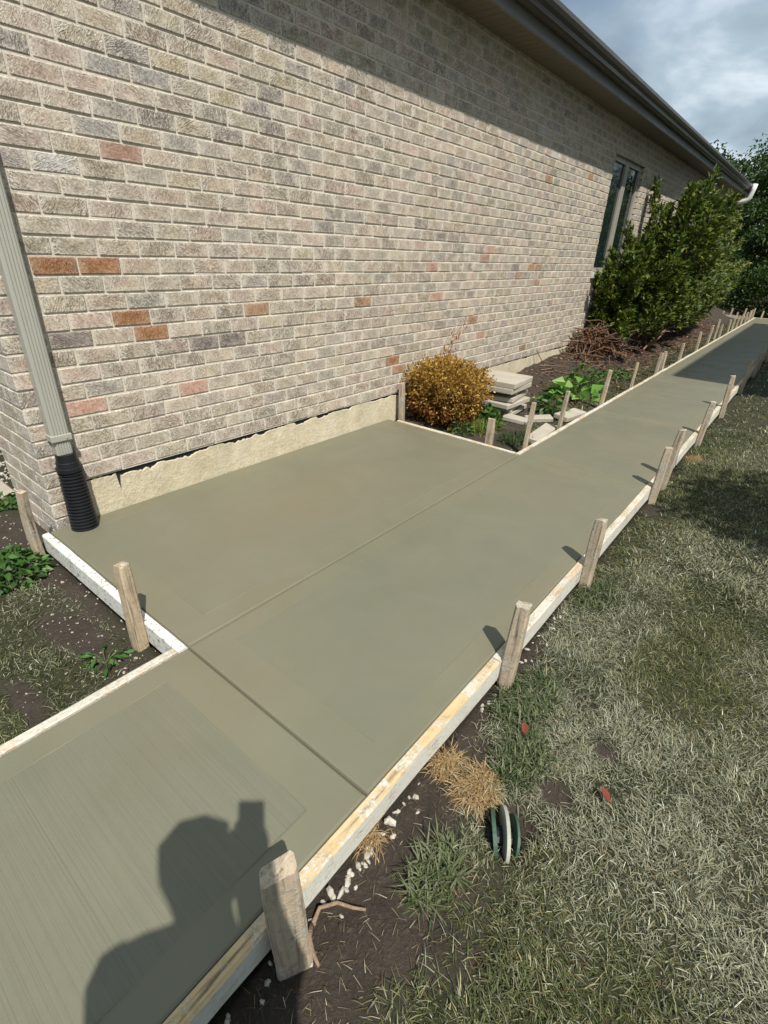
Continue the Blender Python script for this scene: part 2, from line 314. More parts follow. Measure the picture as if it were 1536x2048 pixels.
MAT = dict(brick=brick_mat(), mortar=mortar_mat(), concrete=concrete_mat(), ground=ground_mat(), parging=parging_mat(), leaf=leaf_mat('leaf'), grass=leaf_mat('grass_blade', 'lcol', .22, .6, .25),
    dryleaf=leaf_mat('dry_leaf', 'lcol', .25, .8, .08), paver=paver_mat(),
    form=wood_mat('form_lumber', (.46, .33, .17), (.66, .49, .28), .46, speck=.1), formwhite=wood_mat('limed_lumber', (.42, .40, .34), (.60, .57, .49), 1.0, 0, (.78, .77, .71), speck=.9),
    formold=wood_mat('old_lumber', (.40, .31, .20), (.58, .48, .33), .58, speck=.3), formside=wood_mat('cement_coated_side', (.50, .47, .39), (.64, .61, .52), .9, 1, (.70, .68, .60), speck=.15), stake=wood_mat('stake_wood', (.30, .235, .165), (.48, .395, .285), .34, 2, (.46, .42, .35), (.06, .045, .03), speck=.6),
    stakefresh=wood_mat('fresh_stake_wood', (.34, .26, .17), (.52, .41, .28), .36, 2, (.50, .46, .38), speck=.5), spout=metal_mat('downspout_paint', (.365, .358, .305), .42), white=metal_mat('white_paint', (.72, .72, .70), .35),
    gutter=metal_mat('bronze_gutter', (.06, .054, .042), .33), fascia=metal_mat('fascia_paint', (.17, .17, .16), .45), soffit=simple('soffit_panel', (.17, .145, .105), .6, .08, 3),
    roof=simple('shingles', (.07, .065, .06), .9, .35, 40, .5), black=simple('black_plastic', (.012, .013, .015), .38, .2, 12), membrane=simple('tar_membrane', (.018, .021, .027), .5, .3, 30, .4),
    bark=simple('bark', (.085, .062, .045), .9, .35, 30, .6), twig=simple('dry_twig', (.24, .15, .10), .85, .45, 9, .4), brush=simple('brush_branch', (.15, .095, .065), .85, .5, 9, .4), palewood=simple('pale_root', (.27, .19, .125), .85, .6, 60, .9),
    pebble=simple('pebble', (.34, .29, .235), .85, .6, 45, .3), clod=simple('soil_clod', (.055, .040, .029), .95, .5, 40, .8), stone=simple('white_stone', (.42, .39, .335), .9, .5, 40, .5), sill=simple('stone_sill', (.50, .54, .49), .75, .12, 20, .2), frame=metal_mat('window_frame', (.30, .28, .235), .5),
    darkframe=metal_mat('dark_jamb', (.035, .05, .045), .4), greenpl=simple('green_plastic', (.045, .085, .058), .55, .5, 25, .2), wornpl=simple('worn_plastic', (.33, .33, .27), .7, .35, 18, .3),
    redleaf=simple('red_leaf', (.17, .045, .026), .7, .4, 30), wallpaint=simple('neighbour_siding', (.5, .47, .40), .7, .1, 2), skin=simple('skin', (.48, .30, .22), .55, .08, 20), shirt=simple('shirt', (.10, .11, .13), .85, .2, 30), phone=simple('phone_case', (.02, .02, .022), .3, .1, 5))
g = NT('window_glass'); g.base((.012, .022, .02)); g.rough(.04); g.p.inputs['Specular IOR Level'].default_value = .8; MAT['glass'] = g.m

# ------------------------------------------------------------------ layout constants (metres)
XB = -2.785            # brick face
XF = -2.800            # foundation face
YC = 0.741             # house corner
YE = 17.6              # far end of the wall
PL, PR = -1.486, -0.569
PY0, PY1 = 0.70, 3.556 # patio
SOF = 2.972
# course joints
ZJ = [0.2286]
for i in range(40):
    p = .0849 + (.0762 - .0849) * min(i / 26, 1); ZJ.append(ZJ[-1] + p)
    if ZJ[-1] > SOF + .05: break

# ------------------------------------------------------------------ ground
def soilmask(x, y):
    x = np.asarray(x, float); y = np.asarray(y, float); n = fbm(x * 7, y * 7, 5, 4) - .5; n2 = fbm(x * 2.2, y * 2.2, 9, 3) - .5
    m = np.zeros_like(x + y)
    def ell(cx, cy, rx, ry, s=.45):
        d = np.sqrt(((x - cx) / rx) ** 2 + ((y - cy) / ry) ** 2) + n * 1.1; return 1 - sst(1 - s, 1 + s * .4, d)
    for a in ((-.38, .54, .22, .30), (-.44, .84, .15, .19), (-.45, 1.12, .09, .09), (-.16, 1.13, .07, .06), (-.46, 4.85, .12, .12), (-.47, 3.55, .10, .12), (-.10, 1.36, .05, .07), (-.36, .30, .22, .14), (-.44, 2.2, .08, .07), (-.235, .92, .085, .12)): m = np.maximum(m, ell(*a) * (x > -.9))
    tr = (1 - sst(-.50, -.43, x + n * .12)) * (x > -.9) * (1 - sst(1.5, 2.4, y) * .75); m = np.maximum(m, tr)
    left = (x < -1.0) & (y < .76)
    lm = np.maximum(ell(-1.95, .51, .34, .11), ell(-2.75, .61, 1.0, .11)); lm = np.maximum(lm, ell(-3.15, .52, .5, .25)); lm = np.maximum(lm, ell(-1.60, .50, .09, .22)); lm = np.maximum(lm, ell(-1.80, .22, .22, .06)); m = np.where(left, lm, m)
    bed = (x < -1.0) & (y > 3.5) & (x > -3.2)
    bm = 1 - .75 * sst(-2.02, -1.82, x + n * .35 + n2 * .25); bm = np.maximum(bm, ell(-2.5, 4.0, .6, .5)); m = np.where(bed, bm, m)
    return np.clip(m, 0, 1)
def gz(x, y):
    x = np.asarray(x, float); y = np.asarray(y, float)
    z = np.full_like(x + y, -.085)
    z = z - .035 * (1 - sst(-.52, -.30, x)) * (x > PR) 
    z = np.where((x < -1.0) & (y < .75), -.112 + .03 * sst(-2.2, -3.6, x), z)
    bed = (x < -1.3) & (y > 3.4)
    z = np.where(bed, -.075 + .19 * sst(-1.95, -2.72, x) * sst(4.5, 8.0, y) + .03 * sst(-2.3, -2.75, x), z)
    near = np.exp(-np.maximum(np.hypot(x, y - 2) - 8, 0) / 6)
    lump = (fbm(x * 6, y * 6, 21, 4) - .5) * .05 + (fbm(x * 28, y * 28, 31, 3) - .5) * .018
    mk = soilmask(x, y); z = z + lump * (.35 + .65 * mk) * near - .012 * mk * (x > PR)
    z = z - .045 * np.exp(-(((x + .236) / .075) ** 2 + ((y - .925) / .10) ** 2))
    under = ((x > PL - .03) & (x < PR + .02) & (y < 19.4)) | ((x < PL) & (x > XF) & (y > PY0 - .03) & (y < PY1 + .03))
    return np.where(under, -.16, z)
def lines(spec):
    o = [spec[0][0]]
    for a, b, s in spec:
        n = max(1, int(round((b - a) / s))); o += list(np.linspace(a, b, n + 1)[1:])
    return np.array(o)
gx = lines([(-300, -60, 60), (-60, -12, 8), (-12, -4.2, .6), (-4.2, -1.44, .03), (-1.44, -.6, .12), (-.6, .7, .022), (.7, 2, .1), (2, 12, 1), (12, 60, 8), (60, 300, 60)])
gy = lines([(-300, -60, 60), (-60, -4, 7), (-4, -.5, .35), (-.5, 2.6, .024), (2.6, 6.5, .045), (6.5, 12, .09), (12, 26, .5), (26, 70, 6), (70, 300, 50)])
GX, GY = np.meshgrid(gx, gy); Z = gz(GX, GY); nx, ny = len(gx), len(gy)
V = np.stack([GX, GY, Z], -1).reshape(-1, 3); ii = (np.arange(ny - 1)[:, None] * nx + np.arange(nx - 1)[None]).ravel()
F = np.stack([ii, ii + 1, ii + nx + 1, ii + nx], 1)
me = np_mesh('ground', V, F.ravel(), np.arange(len(F)) * 4, np.full(len(F), 4)); mk = soilmask(GX, GY).ravel()
colattr(me, 'mask', np.stack([mk, mk, mk], 1)); me.shade_smooth()
tag(link('ground', me, MAT['ground']), 'dark soil and trampled lawn ground around the house', kind='structure')

# ------------------------------------------------------------------ concrete
def slab(name, panels, label, base):
    mb = MB(); broom = []
    def quadring(r0, z0, r1, z1):
        a = [(r0[0], r0[2], z0), (r0[1], r0[2], z0), (r0[1], r0[3], z0), (r0[0], r0[3], z0)]; b = [(r1[0], r1[2], z1), (r1[1], r1[2], z1), (r1[1], r1[3], z1), (r1[0], r1[3], z1)]
        mb.add(a + b, [(i, (i + 1) % 4, 4 + (i + 1) % 4, 4 + i) for i in range(4)])
    for (x0, x1, y0, y1, br, ix, iy) in panels:
        r = (x0, x1, y0, y1); ins = lambda d, e=None: (x0 + d, x1 - d, y0 + (e or d), y1 - (e or d)); n0 = len(mb.f)
        quadring(r, -.03, ins(.0015), -.012); quadring(ins(.0015), -.012, ins(.005), -.004); quadring(ins(.005), -.004, ins(.011), 0); quadring(ins(.011), 0, ins(ix, iy), -.0003)
        broom += [0.0] * (len(mb.f) - n0)
        q = ins(ix, iy); mb.add([(q[0], q[2], -.0003), (q[1], q[2], -.0003), (q[1], q[3], -.0003), (q[0], q[3], -.0003)], [(0, 1, 2, 3)]); broom += [float(br)]
        n0 = len(mb.f)
        for (ax, ay, bx, by) in ((q[0], q[2], q[1], q[2]), (q[1], q[2], q[1], q[3]), (q[1], q[3], q[0], q[3]), (q[0], q[3], q[0], q[2])):   # thin ridge left by the edging trowel
            L = math.hypot(bx - ax, by - ay); n = max(2, int(L / .022)); s = random.random() * 50; prev = None; ux, uy = (bx - ax) / L, (by - ay) / L
            for i in range(n + 1):
                t = i / n * L; hgt = max(0, float(vnoise(s + t * 3.2, s, 3)) - (.26 if br > .5 else .36)) * (.0080 if br > .5 else .0062); wv = (float(vnoise(s + t * 9, s, 8)) - .5) * .006
                cxx, cyy = ax + ux * t - uy * wv, ay + uy * t + ux * wv
                cur = [(cxx - uy * .0022, cyy + ux * .0022, -.0006), (cxx, cyy, hgt - .0005), (cxx + uy * .0022, cyy - ux * .0022, -.0006)]
                if prev and (hgt > 0 or ph > 0): mb.add(prev + cur, [(0, 1, 4, 3), (1, 2, 5, 4)])
                prev = cur; ph = hgt
        broom += [0.0] * (len(mb.f) - n0)
    n0 = len(mb.f); mb.box(*base); broom += [0.0] * (len(mb.f) - n0)
    me = mb.mesh(name, fix=False); a = me.attributes.new('broom', 'FLOAT', 'FACE'); a.data.foreach_set('value', broom)
    tag(link(name, me, MAT['concrete']), label, kind='structure')
ys = [-1.2, .703, 3.562, 5.35, 7.45, 9.3, 11.2, 13.1, 15.0, 17.0, 19.25]
slab('path', [(PL, PR, a, b, 1 if a < 0 else .12, .10, .145 if i < 2 else .12) for i, (a, b) in enumerate(zip(ys[:-1], ys[1:]))], 'freshly poured grey concrete path with tooled joints', ((PL + .002, -1.19, -.13), (PR - .002, 19.24, -.0295)))
slab('patio', [(XF + .003, PL, PY0 + .003, PY1 + .006, .05, .12, .15)], 'freshly troweled wet concrete patio slab against the house', ((XF + .004, PY0 + .004, -.13), (PL - .001, PY1 + .005, -.0295)))

# ------------------------------------------------------------------ form boards
def board(a, b, w, h, mat, label, ztop=.004, side=1, seg=.12, jit=.0025, group='form boards round the fresh concrete'):
    a = Vector((*a, 0)); b = Vector((*b, 0)); d = (b - a); L = d.length; d.normalize(); nrm = Vector((d.y, -d.x, 0)) * side
    n = max(2, int(L / seg)); mb = MB(); rows = []; r = random.Random(int(L * 1000) + int(a.x * 77)); ph = r.random() * 30
    for i in range(n + 1):
        t = L * i / n; j = lambda k: (float(vnoise(ph + t * 4, k * 3.3, 4)) - .5) * 2 * jit; c = .0035 + abs(j(9)) * .8
        prof = [(0, -h), (0, ztop - c + j(1)), (c, ztop + j(2)), (w - c * 1.4 + j(3), ztop + j(4)), (w + j(5), ztop - c * 1.4 + j(6)), (w + j(7), -h)]
        rows.append([(p[0], t, p[1]) for p in prof])
    k = 6; vs = [p for r_ in rows for p in r_]; fs = []
    for i in range(n):
        for q in range(k): fs.append((i * k + q, i * k + (q + 1) % k, (i + 1) * k + (q + 1) % k, (i + 1) * k + q))
    fs += [tuple(range(k)), tuple(n * k + q for q in reversed(range(k)))]
    mb.add(vs, fs); o = mb.build('form_board', MAT[mat])
    if mat != 'formwhite':
        o.data.materials.append(MAT['formside'])
        for q, pl in enumerate(o.data.polygons):
            if q < n * k and q % k == 4: pl.material_index = 1
    o.matrix_world = Matrix(((nrm.x, d.x, 0, a.x), (nrm.y, d.y, 0, a.y), (0, 0, 1, 0), (0, 0, 0, 1)))
    return tag(o, label, 'form board', group)
board((PR, -1.2), (PR, 1.43), .038, .088, 'form', 'long pale pine form board on the lawn edge beside the broad chamfered stake')
board((PR, 1.434), (PR, 3.72), .038, .088, 'formold', 'cement splashed form board on the lawn edge opposite the patio')
board((PR, 3.724), (PR, 7.2), .036, .088, 'formold', 'weathered form board on the lawn edge beside the dug hole')
board((PR, 7.204), (PR, 19.25), .036, .088, 'formold', 'far form board on the lawn edge in the neighbouring house shade')
b = board((PL, PY0 - .041), (XF + .02, PY0 - .041), .040, .092, 'formwhite', 'white limed form board closing the patio end by the downspout', side=1, ztop=.003)
board((PL - .001, -1.2), (PL - .001, PY0 - .044), .036, .088, 'formold', 'orange ended form board along the path beside the scrappy grass', side=-1)
board((XF + .10, PY1 + .010), (PL - .04, PY1 + .010), .036, .088, 'formold', 'thin form board between patio and bed of the golden bush', side=-1)
board((PL - .001, PY1 + .012), (PL - .001, 11.0), .036, .088, 'formold', 'form board on the bed side of the path by the stacked pavers', side=-1)
board((PL - .001, 11.004), (PL - .001, 19.25), .036, .088, 'formold', 'form board on the bed side of the path past the big shrub', side=-1)
board((PL - 1.0, 19.27), (PR + .04, 19.27), .036, .088, 'formold', 'cross form board closing the far end of the path', side=-1)

# ------------------------------------------------------------------ stakes
def stake(x, y, top, w=.045, d=.040, rz=0.0, tx=0.0, ty=0.0, mat='stake', label='', group='', cham=.25, zb=-.26, bend=0.0):
    r = random.Random(int(x * 991) + int(y * 1733)); mb = MB(); N = 7; L = top - zb; rows = []
    for i in range(N):
        t = i / (N - 1); z = zb + L * t; s = 1 + (r.random() - .5) * .07; bx = bend * math.sin(math.pi * t)
        if i == N - 1: s = .90
        c = .14 * min(w, d); hw, hd = w / 2 * s, d / 2 * s
        ring = [(-hw + c, -hd), (hw - c, -hd), (hw, -hd + c), (hw, hd - c), (hw - c, hd), (-hw + c, hd), (-hw, hd - c), (-hw, -hd + c)]
        slope = (cham * w if i == N - 1 else (cham * w * .5 if i == N - 2 else 0))
        rows.append([(px + bx + (r.random() - .5) * .002, py + (r.random() - .5) * .002, z - slope * (.5 - px / w) * (1 if i == N - 1 else .2) + (r.random() - .5) * (.012 if i == N - 1 else .004)) for px, py in ring])
    vs = [p for q in rows for p in q]; fs = []
    for i in range(N - 1):
        for k in range(8): fs.append((i * 8 + k, i * 8 + (k + 1) % 8, (i + 1) * 8 + (k + 1) % 8, (i + 1) * 8 + k))
    top_c = len(vs); vs.append((0, 0, top + .004 - cham * w * .5)); fs += [((N - 1) * 8 + k, (N - 1) * 8 + (k + 1) % 8, top_c) for k in range(8)]; fs.append(tuple(reversed(range(8))))
    mb.add(vs, fs); o = mb.build('form_stake', MAT[mat]); o.location = (x, y, 0); o.rotation_euler = (tx, ty, rz)
    return tag(o, label, 'stake', group)
GS = 'wooden stakes bracing the form boards'
stake(-.485, .335, .292, .082, .046, math.radians(60), 0, math.radians(-2), label='broad grey wooden stake with a chamfered top at the soil patch', group=GS, cham=.35, zb=-.2)
stake(-.506, 1.47, .262, .056, .054, math.radians(8), math.radians(-3), math.radians(1), label='stout wooden stake with pale sawn top where two lawn edge boards meet', group=GS, cham=.1)
stake(-.506, 2.34, .268, .054, .052, math.radians(-6), math.radians(-2), math.radians(-1), label='second stake along the lawn edge beyond the board joint', group=GS, cham=.12)
stake(-.507, 3.66, .290, .050, .050, math.radians(10), math.radians(-2), math.radians(1), label='dark stained stake, nearer of a close pair on the lawn edge', group=GS, cham=.1)
stake(-.507, 3.95, .350, .048, .050, math.radians(-4), math.radians(-1), math.radians(2), label='taller stake, farther of a close pair on the lawn edge', group=GS, cham=.1)
ORD = 'first second third fourth fifth sixth seventh eighth ninth tenth eleventh twelfth thirteenth fourteenth'.split()
for q, (y, tz) in enumerate(((5.28, .30), (6.55, .335), (8.1, .30), (9.5, .25), (9.9, .27), (11.3, .28), (12.9, .26), (14.4, .27), (16.0, .25), (17.8, .25))):
    stake(-.508, y, tz, .050, .048, random.uniform(-.15, .15), random.uniform(-.06, .03), random.uniform(-.04, .05), label=f'{ORD[q]} slim stake on the lawn edge beyond the close pair', group=GS, cham=random.uniform(0, .2))
stake(-1.545, 3.80, .362, .036, .036, .1, -.02, .03, label='thin grey stake inside the corner of patio and path forms', group=GS, cham=.15)
stake(-1.547, 4.53, .33, .034, .038, -.1, .01, .05, label='thin leaning stake between the broken paver pieces', group=GS, cham=.1)
stake(-1.547, 5.70, .35, .040, .044, .05, 0, .04, mat='stakefresh', label='pale stake in front of the broad leaved plant', group=GS, cham=.05)
stake(-1.545, 6.80, .285, .036, .036, .2, 0, .02, mat='stakefresh', label='light stake just past the broad leaved plant', group=GS, cham=.05)
for q, (y, tz) in enumerate(((8.0, .265), (8.3, .25), (9.45, .24), (10.8, .305), (11.85, .335), (12.6, .39), (13.2, .255), (14.3, .27), (15.0, .24), (15.7, .275), (16.5, .26), (17.3, .255), (18.0, .26), (18.9, .27))):
    stake(-1.546, y, tz, .044, .044, random.uniform(-.2, .2), random.uniform(-.03, .03), random.uniform(-.03, .06), mat=random.choice(('stake', 'stakefresh')), label=f'{ORD[q]} bed side stake past the broad leaved plant, below the big shrubs', group=GS, cham=random.uniform(0, .2))
for q, x in enumerate((-2.35, -2.15, -1.98, -1.80, -1.62, -1.36, -1.12)):
    stake(x, 19.34, random.uniform(.10, .24), .045, .038, random.uniform(-.2, .2), 0, random.uniform(-.04, .04), mat='stakefresh', label=f'{ORD[q]} short stake from the house in the row across the path end', group=GS)
stake(-1.79, PY1 + .078, .21, .062, .036, .06, .02, 0, label='squat flat stake at the form between patio and garden bed', group=GS, cham=.05)
stake(-2.715, PY1 + .10, .33, .050, .040, .1, .02, -.03, label='stake squeezed between the brick wall and golden bush', group=GS, cham=.12)
stake(-1.752, PY0 - .068, .296, .056, .050, .15, 0, .0, mat='stakefresh', label='tan upright stake nailed to the white limed form board', group=GS, cham=.08, zb=-.17)
stake(-2.725, PY0 - .075, .29, .048, .036, .3, .03, .02, label='crooked grey stake at the brick house corner', group=GS, cham=.1, bend=-.03)

# ------------------------------------------------------------------ house
house = empty('brick_house', (XB, YC, 0)); tag(house, 'long single storey tan brick house with bronze gutter and deep soffit', 'house')
def part(o, p=None):
    o.parent = p or house; o.matrix_parent_inverse = (p or house).matrix_world.inverted() if False else Matrix.Translation(-Vector(house.location)); return o
WY0, WY1, WZ0, WZ1 = 8.22, 9.60, 1.20, 2.632      # window opening
mb = MB(); rec = .0054; xm = XB - rec; ym = YC + rec; XR = -3.385
def quadx(x, y0, y1, z0, z1): mb.add([(x, y0, z0), (x, y1, z0), (x, y1, z1), (x, y0, z1)], [(0, 1, 2, 3)])
zb, zt = -.2, SOF + .3
quadx(xm, ym, WY0 - .002, ZJ[0] - .004, zt); quadx(xm, WY1 + .002, YE, ZJ[0] - .004, zt); quadx(xm, WY0 - .002, WY1 + .002, ZJ[0] - .004, WZ0 - .03); quadx(xm, WY0 - .002, WY1 + .002, WZ1 + .004, zt)
quadx(xm, ym, .925, zb, ZJ[0] - .004)
mb.add([(xm, ym, zb), (XR + rec, ym, zb), (XR + rec, ym, zt), (xm, ym, zt)], [(0, 1, 2, 3)])
mb.add([(XR + rec, ym, zb), (XR + rec, YE, zb), (XR + rec, YE, zt), (XR + rec, ym, zt)], [(0, 1, 2, 3)])
mb.add([(xm, YE, zb), (XR + rec, YE, zb), (XR + rec, YE, zt), (xm, YE, zt)], [(0, 1, 2, 3)])
wall = part(mb.build('wall', MAT['mortar'], fix=False)); wall['label'] = 'cream mortar bed of the tan brick wall'
# bricks -----------------------------------------------------------
SPEC = {'orange': [(1.03, 1.27), (1.23, 1.27), (1.33, 1.04), (1.45, .95), (3.63, .53)], 'rust': [(2.15, 1.03), (3.13, 1.02), (3.72, .45), (6.16, .33), (4.94, .77), (6.2, 1.25), (6.36, 1.25), (6.2, 2.1), (7.39, 2.26)],
    'redbr': [(1.43, 1.72)], 'white': [(1.11, 1.67), (5.88, 2.5), (6.26, 2.34)], 'redpink': [(1.67, .62), (1.11, .62), (4.09, 1.26), (5.09, 1.42), (5.01, 1.33), (5.88, 1.17), (6.41, 1.08), (5.14, .6), (4.18, 1.01)],
    'dark': [(1.09, .95), (1.74, .87), (1.95, .86), (5.76, 1.25)], 'grey': [(1.51, 2.13), (1.43, 2.03), (1.63, 2.04), (1.31, 1.83), (2.19, 2.48), (3.06, 2.26)], 'yel': [(1.7, 2.13), (2.03, 2.04), (1.69, 1.65)]}
SC = {'orange': (.35, .165, .075), 'rust': (.40, .24, .14), 'redbr': (.40, .24, .18), 'white': (.58, .57, .56), 'redpink': (.52, .32, .25), 'dark': (.26, .22, .20), 'grey': (.36, .34, .325), 'yel': (.50, .43, .30)}
def bcolor(y, z, rr, front=True):
    if front:
        for k, l in SPEC.items():
            for (sy, sz) in l:
                if abs(sy - y) < .101 and abs(sz - z) < .04: return SC[k]
    u = rr.random(); low = max(0, min(1, (1.7 - z) / 1.4)); pk = .15 + .24 * low
    if u < .34: c = (.458, .402, .332)
    elif u < .34 + pk: c = (.510, .415, .345)
    elif u < .56 + pk: c = (.482, .412, .322)
    elif u < .80 + .4 * pk: c = (.402, .362, .325)
    elif u < .955: c = (.435, .380, .290)
    elif u < .985: c = (.47, .375, .305)
    else: c = (.34, .30, .265)
    k = rr.uniform(.87, 1.13); return tuple(min(.8, q * k * rr.uniform(.97, 1.03)) for q in c)
J = .0095
bricks = []       # lo, hi, colour, face axis
rr = random.Random(5)
def addb(lo, hi, c, ax): bricks.append((lo, hi, c, ax))
crs = [(i, ZJ[i], ZJ[i + 1]) for i in range(len(ZJ) - 1)] + [(-k, ZJ[0] - .085 * k, ZJ[0] - .085 * (k - 1)) for k in range(1, 5)]
for i, z0, z1 in crs:
    z0b, z1b = z0 + J / 2, z1 - J / 2
    if z0b > SOF: continue
    z1b = min(z1b, SOF + .03); zc = (z0b + z1b) / 2; even = i % 2 == 0
    # front face
    js = [YC] + [YC + (.190 if even else .092) + k * .2035 + rr.uniform(-.004, .004) for k in range(90)]
    for a, b in zip(js[:-1], js[1:]):
        lo, hi = a + (.0046 if a > YC else 0), b - .0046
        if lo > YE - .03: break
        hi = min(hi, YE)
        if i < 0 and lo > .90: break
        if i < 0: hi = min(hi, .925)
        spans = [(lo, hi)]
        if z1b > WZ0 - .03 and z0b < WZ1: spans = [(p, q) for p, q in ((lo, min(hi, WY0)), (max(lo, WY1), hi)) if q - p > .012]
        for p, q in spans:
            pr = rr.uniform(-.0018, .0022); dep = .10
            xb = XB - (dep if a > YC or even else .19); c = bcolor((p + q) / 2, zc, rr)
            addb((xb, p + rr.uniform(-.001, .001), z0b + rr.uniform(-.0012, .0012)), (XB + pr, q + rr.uniform(-.001, .001), z1b + rr.uniform(-.0012, .0012)), c, 0)
    # return face
    js = [XB - (.10 if even else .19) - k * .2035 for k in range(5)]
    for a, b in zip(js[:-1], js[1:]):
        hi, lo = a - J, max(b, XR)
        if hi - lo < .02: continue
        c = bcolor(a, zc, rr, False)
        if i == 9 and a > XB - .25: c = SC['orange']
        addb((lo, YC + rr.uniform(-.002, .0018), z0b), (hi, YC + .09, z1b), c, 1)
def brick_geo(lo, hi):
    b = MB(); b.box(lo, hi, bev=.0035, jit=.0009); return b
def pxarea(lo, hi, ax):
    c = Vector([(p + q) / 2 for p, q in zip(lo, hi)]); v = c - cam.location; d = v.dot(FWD)
    if d < .1: return 0
    u = 768 + 1007 * v.dot(RIGHT) / d; w = 1024 - 1007 * v.dot(UP) / d
    if not (-10 < u < 1546 and -10 < w < 2058): return 0
    n = abs(v.x if ax == 0 else v.y) / v.length; A = (hi[1] - lo[1] if ax == 0 else hi[0] - lo[0]) * (hi[2] - lo[2]); return A * n / d ** 2
order = sorted(range(len(bricks)), key=lambda k: -pxarea(bricks[k][0], bricks[k][1], bricks[k][3]))
single = set(order[:300])
def brick_attrs(lo, hi, c, ax, vs, rnd):
    cu = (lo[1] + hi[1]) / 2 if ax == 0 else (lo[0] + hi[0]) / 2; hu = (hi[1] - lo[1]) / 2 if ax == 0 else (hi[0] - lo[0]) / 2; cz = (lo[2] + hi[2]) / 2; hz = (hi[2] - lo[2]) / 2
    k = 1 if ax == 0 else 0
    return [(*c, .32 if c == SC['orange'] else (.45 if c in (SC['rust'], SC['redpink'], SC['redbr'], SC['dark']) else 1))] * len(vs), [((p[k] - cu) / hu, (p[2] - cz) / hz, rnd) for p in vs]
restV, restF, restC, restU = [], [], [], []
tmpl = None
for k, (lo, hi, c, ax) in enumerate(bricks):
    b = brick_geo(lo, hi); cc, uu = brick_attrs(lo, hi, c, ax, b.v, rr.random())
    if k in single:
        ctr = Vector([(p + q) / 2 for p, q in zip(lo, hi)]); b.v = [tuple(Vector(p) - ctr) for p in b.v]
        me = bpy.data.meshes.new('brick'); me.from_pydata(b.v, [], b.f); colattr(me, 'bcol', cc); a = me.attributes.new('buv', 'FLOAT_VECTOR', 'POINT'); a.data.foreach_set('vector', np.array(uu, np.float32).ravel())
        bm = bmesh.new(); bm.from_mesh(me); bmesh.ops.recalc_face_normals(bm, faces=bm.faces); bm.to_mesh(me); bm.free()
        o = link('brick', me, MAT['brick']); o.location = ctr - Vector(house.location); o.parent = wall; o.matrix_parent_inverse = Matrix.Identity(4)
        o.location = ctr
    else:
        n = len(restV); restV += b.v; restF += [tuple(n + q for q in f) for f in b.f]; restC += cc; restU += uu
me = bpy.data.meshes.new('bricks'); me.from_pydata(restV, [], restF); colattr(me, 'bcol', restC); a = me.attributes.new('buv', 'FLOAT_VECTOR', 'POINT'); a.data.foreach_set('vector', np.array(restU, np.float32).ravel())
bm = bmesh.new(); bm.from_mesh(me); bmesh.ops.recalc_face_normals(bm, faces=bm.faces); bm.to_mesh(me); bm.free()
o = link('brickwork', me, MAT['brick']); o.parent = wall; o['kind'] = 'stuff'; o['label'] = 'smaller tan bricks of the distant and shaded wall courses'
# foundation: black membrane, flaking yellow parging
mb = MB(); mb.box((XF - .2, .93, -.2), (XF - .004, YE - .01, ZJ[0] + .004)); part(mb.build('foundation', MAT['membrane']))
mb = MB(); N = 1400; ysf = np.linspace(.93, YE - .02, N); jag = (fbm(ysf * 8, ysf * 0, 3, 4) - .5) * .050 + (fbm(ysf * 40, ysf * 0, 7, 3) - .5) * .030
drop = .010 + .012 * sst(1.0, 1.35, ysf) * (1 - sst(2.6, 3.2, ysf)) + .010 * (fbm(ysf * 1.4, ysf * 0 + 5, 2, 2))
zt_ = np.minimum(ZJ[0] - .001, ZJ[0] - drop + jag); zt_ = np.where((ysf > 1.10) & (ysf < 1.115), .1, zt_)
th = .002 + .004 * fbm(ysf * 5, ysf * 0 + 2, 12, 3)
vs = []
for k in range(N):
    vs += [(XF + th[k] + .003, ysf[k], -.15), (XF + th[k], ysf[k], zt_[k] - .004), (XF + th[k] - .003, ysf[k], zt_[k]), (XF - .005, ysf[k], zt_[k])]
fs = [(4 * k + q, 4 * k + 4 + q, 4 * k + 5 + q, 4 * k + 1 + q) for k in range(N - 1) for q in range(3)]
mb.add(vs, fs); part(mb.build('parging', MAT['parging']))['label'] = 'flaking yellow parging over black membrane at the wall foot'
# soffit, fascia, gutter, roof
XFA = -2.507; Y0R, Y1R = .35, YE + .45
sf = part(MB().build('soffit', MAT['soffit'], fix=False) if False else link('soffit', (lambda m: (m.box((XR - .3, Y0R, SOF + .012), (XFA, Y1R, SOF + .02)), m.mesh('soffit'))[1])(MB()), MAT['soffit']))
y = Y0R; pm = MB(); pm.box((XB - .01, -.149, SOF + .002), (XFA - .002, -.053, SOF + .011), bev=.002); pm.box((XB - .01, -.047, SOF + .002), (XFA - .002, .049, SOF + .011), bev=.002); pm.box((XB - .01, .055, SOF + .002), (XFA - .002, .149, SOF + .011), bev=.002); pme = pm.mesh('soffit_panel'); pme.materials.append(MAT['soffit'])
while y < Y1R - .2:
    o = link('soffit_panel', pme); o.parent = sf; o.location = (0, y + .15, 0); y += .304
mb = MB(); mb.box((XFA, Y0R, SOF - .012), (XFA + .022, Y1R, SOF + .185), bev=.003); part(mb.build('fascia', MAT['fascia']))
gp = [(0, .050), (.062, .045), (.074, .060), (.080, .085), (.098, .108), (.110, .135), (.110, .165), (.100, .170), (.098, .163), (.103, .160), (.102, .138), (.090, .112), (.070, .090), (.064, .066), (.054, .052), (.006, .056), (.006, .165), (0, .165)]
mb = MB(); mb.prism([(XFA + .024 + a * 1.1, SOF + .022 + b_) for a, b_ in gp], Y0R - .02, Y1R + .03); part(mb.build('gutter', MAT['gutter']))['label'] = 'dark bronze gutter along the eave'
mb = MB(); sl = .42
